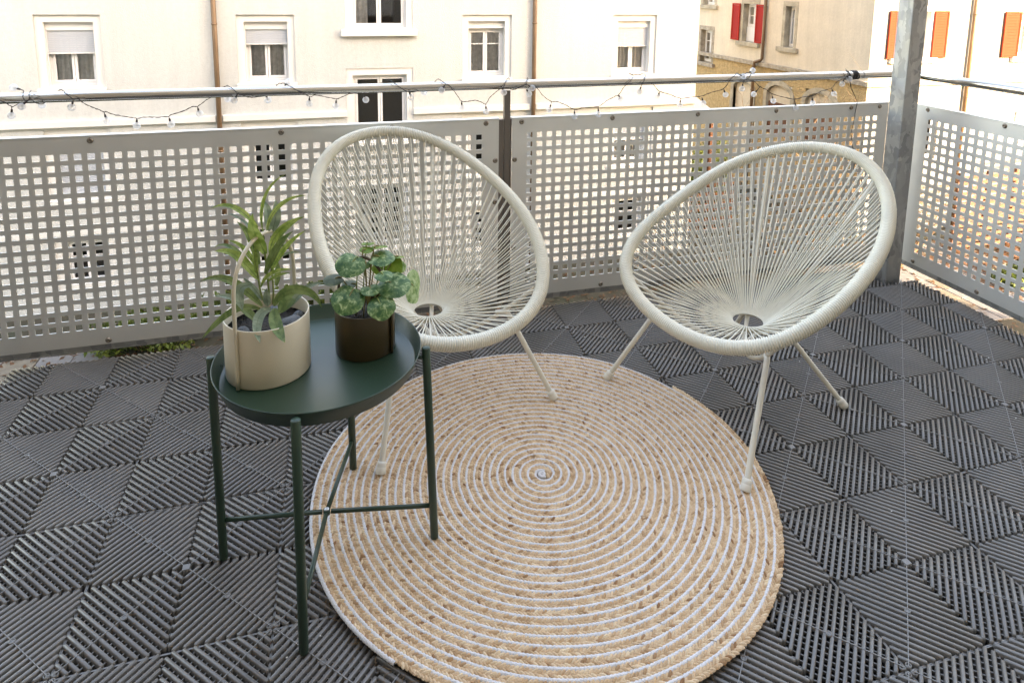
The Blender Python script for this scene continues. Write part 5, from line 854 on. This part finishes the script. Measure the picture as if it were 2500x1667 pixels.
# ------------------------------------------------------------------ pots
TZ = 0.4668
PL = Vector((-1.2035, 0.184, TZ)); RPL = 0.0888; HPL = 0.131
pot = empty('plant_pot', PL); tag(pot, 'cream metal pot with a tall hoop handle standing on the green tray', 'plant pot')
b = MB(); b.lathe([(0.0,0.0),(RPL-0.004,0.0),(RPL-0.0008,0.0012),(RPL,0.004),(RPL,HPL-0.0012),(RPL-0.0006,HPL),(RPL-0.0026,HPL),(RPL-0.0030,HPL-0.0015),(RPL-0.0030,0.004),(0.0,0.004)], n=96); b.obj('body', M['pot_cream'], pot)
b = MB(); b.lathe([(0.0,HPL-0.030),(RPL-0.0034,HPL-0.032)], n=48); sl_ = b.obj('soil', M['soil'], pot)
for (x, y, s, sq) in ((0.050,-0.012,0.022,0.6),(0.030,-0.040,0.017,0.7),(-0.045,-0.03,0.015,0.7),(0.01,0.05,0.018,0.6),(0.062,0.018,0.012,0.8)):
    bm = bmesh.new(); bmesh.ops.create_icosphere(bm, subdivisions=2, radius=s)
    for v in bm.verts: v.co *= 1+0.16*math.sin(v.co.x*170+v.co.y*90+x*99); v.co.z *= sq
    q = MB(); bm.verts.index_update(); q.add([v.co for v in bm.verts], [[v.index for v in f.verts] for f in bm.faces], 0, True); bm.free()
    o = q.obj('pebble', M['pebble'], pot); o.location = (x, y, HPL-0.026)
# hoop handle: flat-oval rod that runs down the outside on both sides
h0 = Vector((-1.2585,0.1085,0)) - PL; h0.z = 0; hd = h0.normalized()
hp = [hd*(RPL+0.0042)+Vector((0,0,0.002)), hd*(RPL+0.0042)+Vector((0,0,HPL))]
for k_ in range(1, 16):
    a = math.pi*k_/16; hp.append(hd*(RPL+0.0042)*math.cos(a)*(1.0 if abs(math.cos(a)) > .2 else 1.0) + Vector((0,0,HPL+0.055+ (0.309-HPL-0.055)*math.sin(a)**0.85)))
hp = hp[:2] + [hd*(RPL+0.0042)+Vector((0,0,HPL+0.05))] + hp[2:] + [-hd*(RPL+0.0042)+Vector((0,0,HPL+0.05)), -hd*(RPL+0.0042)+Vector((0,0,HPL)), -hd*(RPL+0.0042)+Vector((0,0,0.002))]
hs = smooth_path(hp, 4); b = MB(); b.tube(hs, 0.0042, 12); b.obj('handle', M['pot_cream'], pot)

PR = Vector((-0.9935, 0.2185, TZ)); RPR = 0.0680; HPR = 0.104
pot2 = empty('plant_pot', PR); tag(pot2, 'small dark brown metal pot with a raised strap standing on the green tray', 'plant pot')
b = MB(); b.lathe([(0.0,0.0),(RPR-0.003,0.0),(RPR-0.0006,0.001),(RPR,0.003),(RPR,HPR-0.001),(RPR-0.0006,HPR),(RPR-0.0024,HPR),(RPR-0.0026,HPR-0.0015),(RPR-0.0026,0.003),(0.0,0.003)], n=96); b.obj('body', M['pot_brown'], pot2)
b = MB(); b.lathe([(0.0,HPR-0.016),(RPR-0.0029,HPR-0.018)], n=48); b.obj('soil', M['soil'], pot2)
sd = Vector((0.80,-0.60,0)).normalized()
hs = smooth_path([sd*(RPR+0.0034)+Vector((0,0,0.002)), sd*(RPR+0.0034)+Vector((0,0,HPR)), sd*(RPR+0.0034)*0.94+Vector((0,0,HPR+0.05)), sd*(RPR)*0.55+Vector((0,0,HPR+0.098)), Vector((0,0,HPR+0.116)), -sd*(RPR)*0.55+Vector((0,0,HPR+0.098)), -sd*(RPR+0.0034)*0.94+Vector((0,0,HPR+0.05)), -sd*(RPR+0.0034)+Vector((0,0,HPR)), -sd*(RPR+0.0034)+Vector((0,0,0.002))], 6)
b = MB(); b.tube(hs, 0.0034, 10); b.obj('handle', M['pot_brown'], pot2)

# ------------------------------------------------------------------ plants
plant = empty('potted_plant', PL + Vector((0,0,HPL-0.03))); tag(plant, 'bushy plant with long narrow green leaves growing in the cream pot', 'plant')
PO = plant.location.copy()
for st in STEMS:
    b = MB(); b.tube(smooth_path([Vector(p)-PO for p in st], 4), 0.0021, 7); b.obj('stem', M['stem_green'], plant)
for (kind, w, pts) in LEAVES:
    P = [Vector(p)-PO for p in pts]; n = len(P); vs = []; fs = []; tilt = RNG.uniform(-0.55, 0.55); mid = []
    for i, p in enumerate(P):
        t_ = (P[min(i+1,n-1)]-P[max(i-1,0)]).normalized(); vw = (CAM-(p+PO)).normalized(); vw = (vw + Vector((0,0,0.35))).normalized()
        side = t_.cross(vw).normalized(); nrm = side.cross(t_).normalized(); side = (side*math.cos(tilt)+nrm*math.sin(tilt)); nrm = side.cross(t_).normalized()
        s = i/(n-1); wd = w*0.54*(math.sin(math.pi*min(1,(0.04+0.96*s)**0.85))**0.75 if s < 0.999 else 0.03); wd = max(wd, w*0.04 if i < n-1 else 0.0004)
        rip = 0.10*wd*math.sin(i*2.1+tilt*9)
        vs += [p-side*wd+nrm*(wd*0.30+rip), p-side*wd*0.5+nrm*wd*0.14, p, p+side*wd*0.5+nrm*wd*0.14, p+side*wd+nrm*(wd*0.30-rip)]; mid.append(p+nrm*0.0004)
    for i in range(n-1):
        for j in range(4): fs.append((i*5+j, (i+1)*5+j, (i+1)*5+j+1, i*5+j+1))
    b = MB(); b.add(vs, fs, 0, True); b.tube(mid, [0.0007*(1-0.8*i/n) for i in range(n)], 4, 1, caps=False)
    lf = b.obj('leaf', [M[{'b':'leaf_bright','d':'leaf_dark','g':'leaf_blue'}[kind]], M['leaf_midrib']], plant)
    sm = lf.modifiers.new('smooth', 'SUBSURF'); sm.levels = 1; sm.render_levels = 1
plant2 = empty('potted_plant', PR + Vector((0,0,HPR-0.018))); tag(plant2, 'small plant with round mottled green and cream leaves in the brown pot', 'plant')
PO = plant2.location.copy()
for q, (kind, rad, c, nrm) in enumerate(DISCS):
    c = Vector(c)-PO; nrm = Vector(nrm).normalized(); rad *= 1.10
    # leaf axis: from the stalk end towards the tip, pointing away from the middle of the plant
    out = Vector((c.x, c.y, -0.03)); ax = (out - nrm*out.dot(nrm)); ax = ax.normalized() if ax.length > 1e-4 else nrm.orthogonal().normalized(); sd_ = nrm.cross(ax)
    rings_ = 5; seg = 20; vs = [c + nrm*0.0]; fs = []
    for i in range(1, rings_+1):
        f_ = i/rings_
        for j in range(seg):
            a = 2*math.pi*j/seg; rr_ = rad*f_*(1 - 0.16*max(0, -math.cos(a))**6*f_ + 0.03*math.sin(5*a+q)*f_)
            z = -rad*0.20*f_*f_ + rad*0.10*abs(math.sin(a))*f_ - rad*0.05 + 0.035*rad*math.sin(3*a+q*2)*f_
            vs.append(c + ax*rr_*math.cos(a) + sd_*rr_*math.sin(a) + nrm*z)
    for j in range(seg): fs.append((0, 1+j, 1+(j+1) % seg))
    for i in range(rings_-1):
        for j in range(seg): fs.append((1+i*seg+j, 1+(i+1)*seg+j, 1+(i+1)*seg+(j+1) % seg, 1+i*seg+(j+1) % seg))
    b = MB(); b.add(vs, fs, 0, True); lf = b.obj('leaf', M[{'v':'leaf_variegated','l':'leaf_pale','b':'leaf_under','d':'leaf_olive'}[kind]], plant2)
    b = MB(); s0 = Vector((c.x*0.28+RNG.uniform(-.012,.012), c.y*0.28+RNG.uniform(-.012,.012), 0)); e0 = c - ax*rad*0.72 - nrm*rad*0.16
    b.tube(smooth_path([s0, s0*0.5+e0*0.5+Vector((0,0,0.012)), e0, c - nrm*rad*0.08], 5), [0.0014]*16, 6); b.obj('stalk', M['stem_red' if q % 3 else 'stem_green'], plant2)

# ------------------------------------------------------------------ chairs
RIMR = 0.0150
def resample_closed(pts, n):
    P = np.array(pts + [pts[0]]); s = np.r_[0, np.cumsum(np.linalg.norm(np.diff(P, axis=0), axis=1))]; t = np.linspace(0, s[-1], n, endpoint=False)
    return np.stack([np.interp(t, s, P[:,k_]) for k_ in range(3)], 1), s[-1]
def make_chair(data, label, feet):
    o = data['o']; th = data['th']
    # local frame: x = forward, y = right of the chair's own front direction, z up
    root = empty('string_chair', (o[0], o[1], 0)); tag(root, label, 'chair', 'cream string lounge chairs')
    fx, fy = math.sin(th), math.cos(th); W = lambda l: Vector((fx*l[0] + fy*l[1], fy*l[0] - fx*l[1], l[2]))
    rim = [W(p) for p in data['rim']]; rimS = smooth_path(rim, 4, True)
    b = MB(); b.tube(rimS, RIMR, 12, closed=True); b.obj('rim', M['chair_paint'], root)
    # cord wound round the rim
    P, Ltot = resample_closed([tuple(p) for p in rimS], 4*int(0.0+round(sum((rimS[i]-rimS[i-1]).length for i in range(len(rimS)))/0.0066)))
    k = len(P); T_ = np.roll(P,-1,0)-np.roll(P,1,0); T_ /= np.linalg.norm(T_, axis=1, keepdims=True); Z = np.array([0,0,1.0]); N_ = np.cross(T_, Z); N_ /= np.linalg.norm(N_, axis=1, keepdims=True); B_ = np.cross(N_, T_)
    n = 14; V = np.zeros((k, n, 3)); prof = np.array([0.0158,0.0195,0.0206,0.0195]); r_ = np.random.default_rng(3); jit = np.repeat(r_.normal(0, 0.00022, k//4+1), 4)[:k]
    for j in range(n):
        a = 2*math.pi*j/n; R_ = (prof[np.arange(k) % 4]+jit)[:,None]; sh = 0.0013*math.sin(a)
        V[:,j] = P + (N_*math.cos(a) + B_*math.sin(a))*R_ + T_*sh
    ii = np.arange(k); F = np.stack([np.stack([ii*n+j, ((ii+1) % k)*n+j, ((ii+1) % k)*n+(j+1) % n, ii*n+(j+1) % n], 1) for j in range(n)], 1).reshape(-1,4)
    link('cord_winding', np_mesh('cord_winding', V.reshape(-1,3), F, M['cord_cream'], True), root)
    # seat ring
    RC_ = Vector((0.0,0.0,0.262)); RR_ = 0.0560
    b = MB(); b.tube([W((RC_.x+RR_*math.cos(a), RC_.y+RR_*math.sin(a), RC_.z)) for a in [2*math.pi*i/40 for i in range(40)]], 0.0070, 10, closed=True); b.obj('seat_ring', M['cord_cream'], root)
    # strung cords, two layers
    NC = 86; Pr, _ = resample_closed([tuple(p) for p in rimS], NC); Pn = np.roll(Pr,-1,0)
    base_dir = math.atan2((rim[0]-W((0,0,0))).y, (rim[0]-W((0,0,0))).x); rr2 = random.Random(5)
    ccw = 1 if ((Vector(Pr[1])-Vector(Pr[0])).cross(Vector((0,0,0))-Vector(Pr[0]))).z > 0 else -1
    for layer in (0, 1):
        for i in range(NC):
            f = i + (0.10 if layer else 0.0); p = Vector(Pr[i]); p = p + (Vector(Pn[i])-p)*(0.20 if layer else 0.0)
            a = base_dir + ccw*2*math.pi*f/NC
            rc = W(RC_) + Vector((math.cos(a), math.sin(a), 0))*RR_ + Vector((0,0,(0.0088 if layer == 0 else -0.0082)))
            wrap = W(RC_) + Vector((math.cos(a), math.sin(a), 0))*(RR_-0.0092)
            d = (rc-p).normalized(); off = (Vector((0,0,1)) - d*d.z).normalized(); tang = (Vector(Pn[i])-Vector(Pr[i])).normalized(); inn = tang.cross(off)
            s0 = p + d*0.019 + off*(0.004 if layer == 0 else -0.007); sag = rr2.uniform(0.0, 0.003)
            m_ = (s0+rc)/2 + Vector((0,0,-sag)); b = MB(); b.tube([s0 - d*0.006, s0*0.5+m_*0.5+Vector((0,0,-sag*0.25)), m_, m_*0.5+rc*0.5+Vector((0,0,-sag*0.25)), rc, wrap], 0.00195 if layer == 0 else 0.0016, 6, caps=False)
            b.obj('cord', M['cord_cream'], root)
    # metal tubes and legs
    hub = Vector((0.02,0.0,0.188)); att = lambda deg: Vector(data['rim'][int(round(deg/3.0)) % 120])
    specs = [(dg, s_, ft_) for (dg, s_), ft_ in zip(((130, 0.32), (230, 0.32), (329, 0.76), (31, 0.76)), feet)]
    for deg, s, foot in specs:
        a = att(deg); e = a*(1-s) + hub*s; e = e - Vector((0,0,0.042))
        b = MB(); b.tube(smooth_path([W(a+Vector((0,0,-0.010))), W(a*0.75+hub*0.25-Vector((0,0,0.034))), W(a*0.5+hub*0.5-Vector((0,0,0.048))), W(a*0.2+hub*0.8-Vector((0,0,0.040))), W(hub)], 5), 0.0068, 10); b.obj('frame_tube', M['chair_paint'], root)
        fw = W((foot[0], foot[1], 0)) + Vector((o[0], o[1], 0)); on_rug = (Vector((fw.x, fw.y, 0))-RUGC).length < RUGR-0.006; zf = 0.0145 if on_rug else 0.0012
        ft = Vector((foot[0], foot[1], zf)); d = (e-ft).normalized()
        el = [W(ft + d*0.004), W(ft*0.5+e*0.5), W(e - d*0.03), W(e - d*0.008 + (hub-e).normalized()*0.004), W(e + (hub-e).normalized()*0.035 + Vector((0,0,0.002)))]
        b = MB(); b.tube(smooth_path(el, 4), 0.0082, 12); lg = b.obj('leg', M['chair_paint'], root)
        b = MB(); dw = W(d)-W((0,0,0)); b.lathe([(0.0,0.0),(0.0118,0.0),(0.0134,0.003),(0.0134,0.016),(0.0126,0.0175),(0.0130,0.019),(0.0128,0.026),(0.0112,0.030),(0.0086,0.031)], n=20, axis=(W(ft), dw)); b.obj('foot_cap', M['foot_cap'], lg)
    b = MB(); b.lathe([(0.0,-0.014),(0.014,-0.012),(0.017,0.0),(0.014,0.012),(0.0,0.014)], tuple(W(hub)), 16); b.obj('hub', M['chair_paint'], root)
    return root
make_chair(RIMS['L'], 'cream string lounge chair behind the green tray table', ((0.322,0.285),(0.286,-0.304),(-0.205,-0.232),(-0.205,0.232)))
make_chair(RIMS['R'], 'cream string lounge chair nearest the galvanised corner post', ((0.304,0.315),(0.367,-0.258),(-0.219,-0.222),(-0.205,0.232)))

# ------------------------------------------------------------------ string lights
SL = empty('string_light', (0,RY,RZ)); tag(SL, 'string of small clear globe bulbs on brown wire wound along the handrail', 'string lights')
O3 = Vector((0,RY,RZ))
def fine(pts, seed):
    r = random.Random(seed); out = smooth_path([Vector(p)-O3 for p in pts], 5)
    return [p + Vector((r.uniform(-.0007,.0007), r.uniform(-.0007,.0007), r.uniform(-.0009,.0009))) for p in out]
for i, rn in enumerate(CORD):
    P = fine(rn, i); b = MB()
    for ph in (0, math.pi):                                             # two twisted wires
        q = []
        for k_, p in enumerate(P): q.append(p + Vector((0, 0.0009*math.cos(k_*1.1+ph), 0.0009*math.sin(k_*1.1+ph))))
        b.tube(q, 0.00105, 5)
    b.obj('wire', M['wire_brown'], SL)
b = MB(); b.tube(fine(TAIL, 9), 0.0016, 6); b.obj('wire', M['wire_brown'], SL)
b = MB()
for x in WRAPS:
    tl = RNG.uniform(-0.006, 0.006)
    b.tube([Vector((x + tl*math.sin(a), -(RR+0.002)*math.cos(a), (RR+0.002)*math.sin(a))) for a in [2*math.pi*i/20 for i in range(20)]], 0.0017, 6, closed=True)
b.obj('wire_wrap', M['wire_brown'], SL)
cap = MB(); cap.lathe([(0.0030,0.004),(0.0034,-0.004),(0.0030,-0.0075)], n=10); CAP = cap.mesh('bulb_cap', M['wire_brown'])
gb = MB(); RB = 0.0122; gb.lathe([(max(0.0001, RB*math.sin(math.pi*i/12)) if 0 < i < 12 else 0.0, RB*math.cos(math.pi*i/12)) for i in range(13)], n=18); GLOBE = gb.mesh('bulb', M['bulb_glass'])
st_ = MB(); st_.lathe([(0.0022,0.0115),(0.0024,0.002),(0.0012,-0.001),(0.0,-0.0012)], n=8); STUB = st_.mesh('led_stub', M['led_stub'])
for (bp, kn) in BULBS:
    bp = Vector(bp)-O3; kn = Vector(kn)-O3; d = (kn-bp); L = d.length; d = d.normalized() if L > 1e-5 else Vector((0,0,1))
    if bp.z > 0.012 and abs(bp.y) < 0.02: bp.y = -0.034
    g = link('bulb', GLOBE, SL); g.location = bp; g.rotation_euler = d.to_track_quat('Z', 'Y').to_euler()
    c = link('bulb_cap', CAP, g); c.location = (0,0,RB+0.0045)
    s = link('led_stub', STUB, g)
    if L > RB+0.008:
        b = MB(); b.tube([bp + d*(RB+0.007), kn], 0.0014, 5); b.obj('lead_wire', M['wire_brown'], SL)
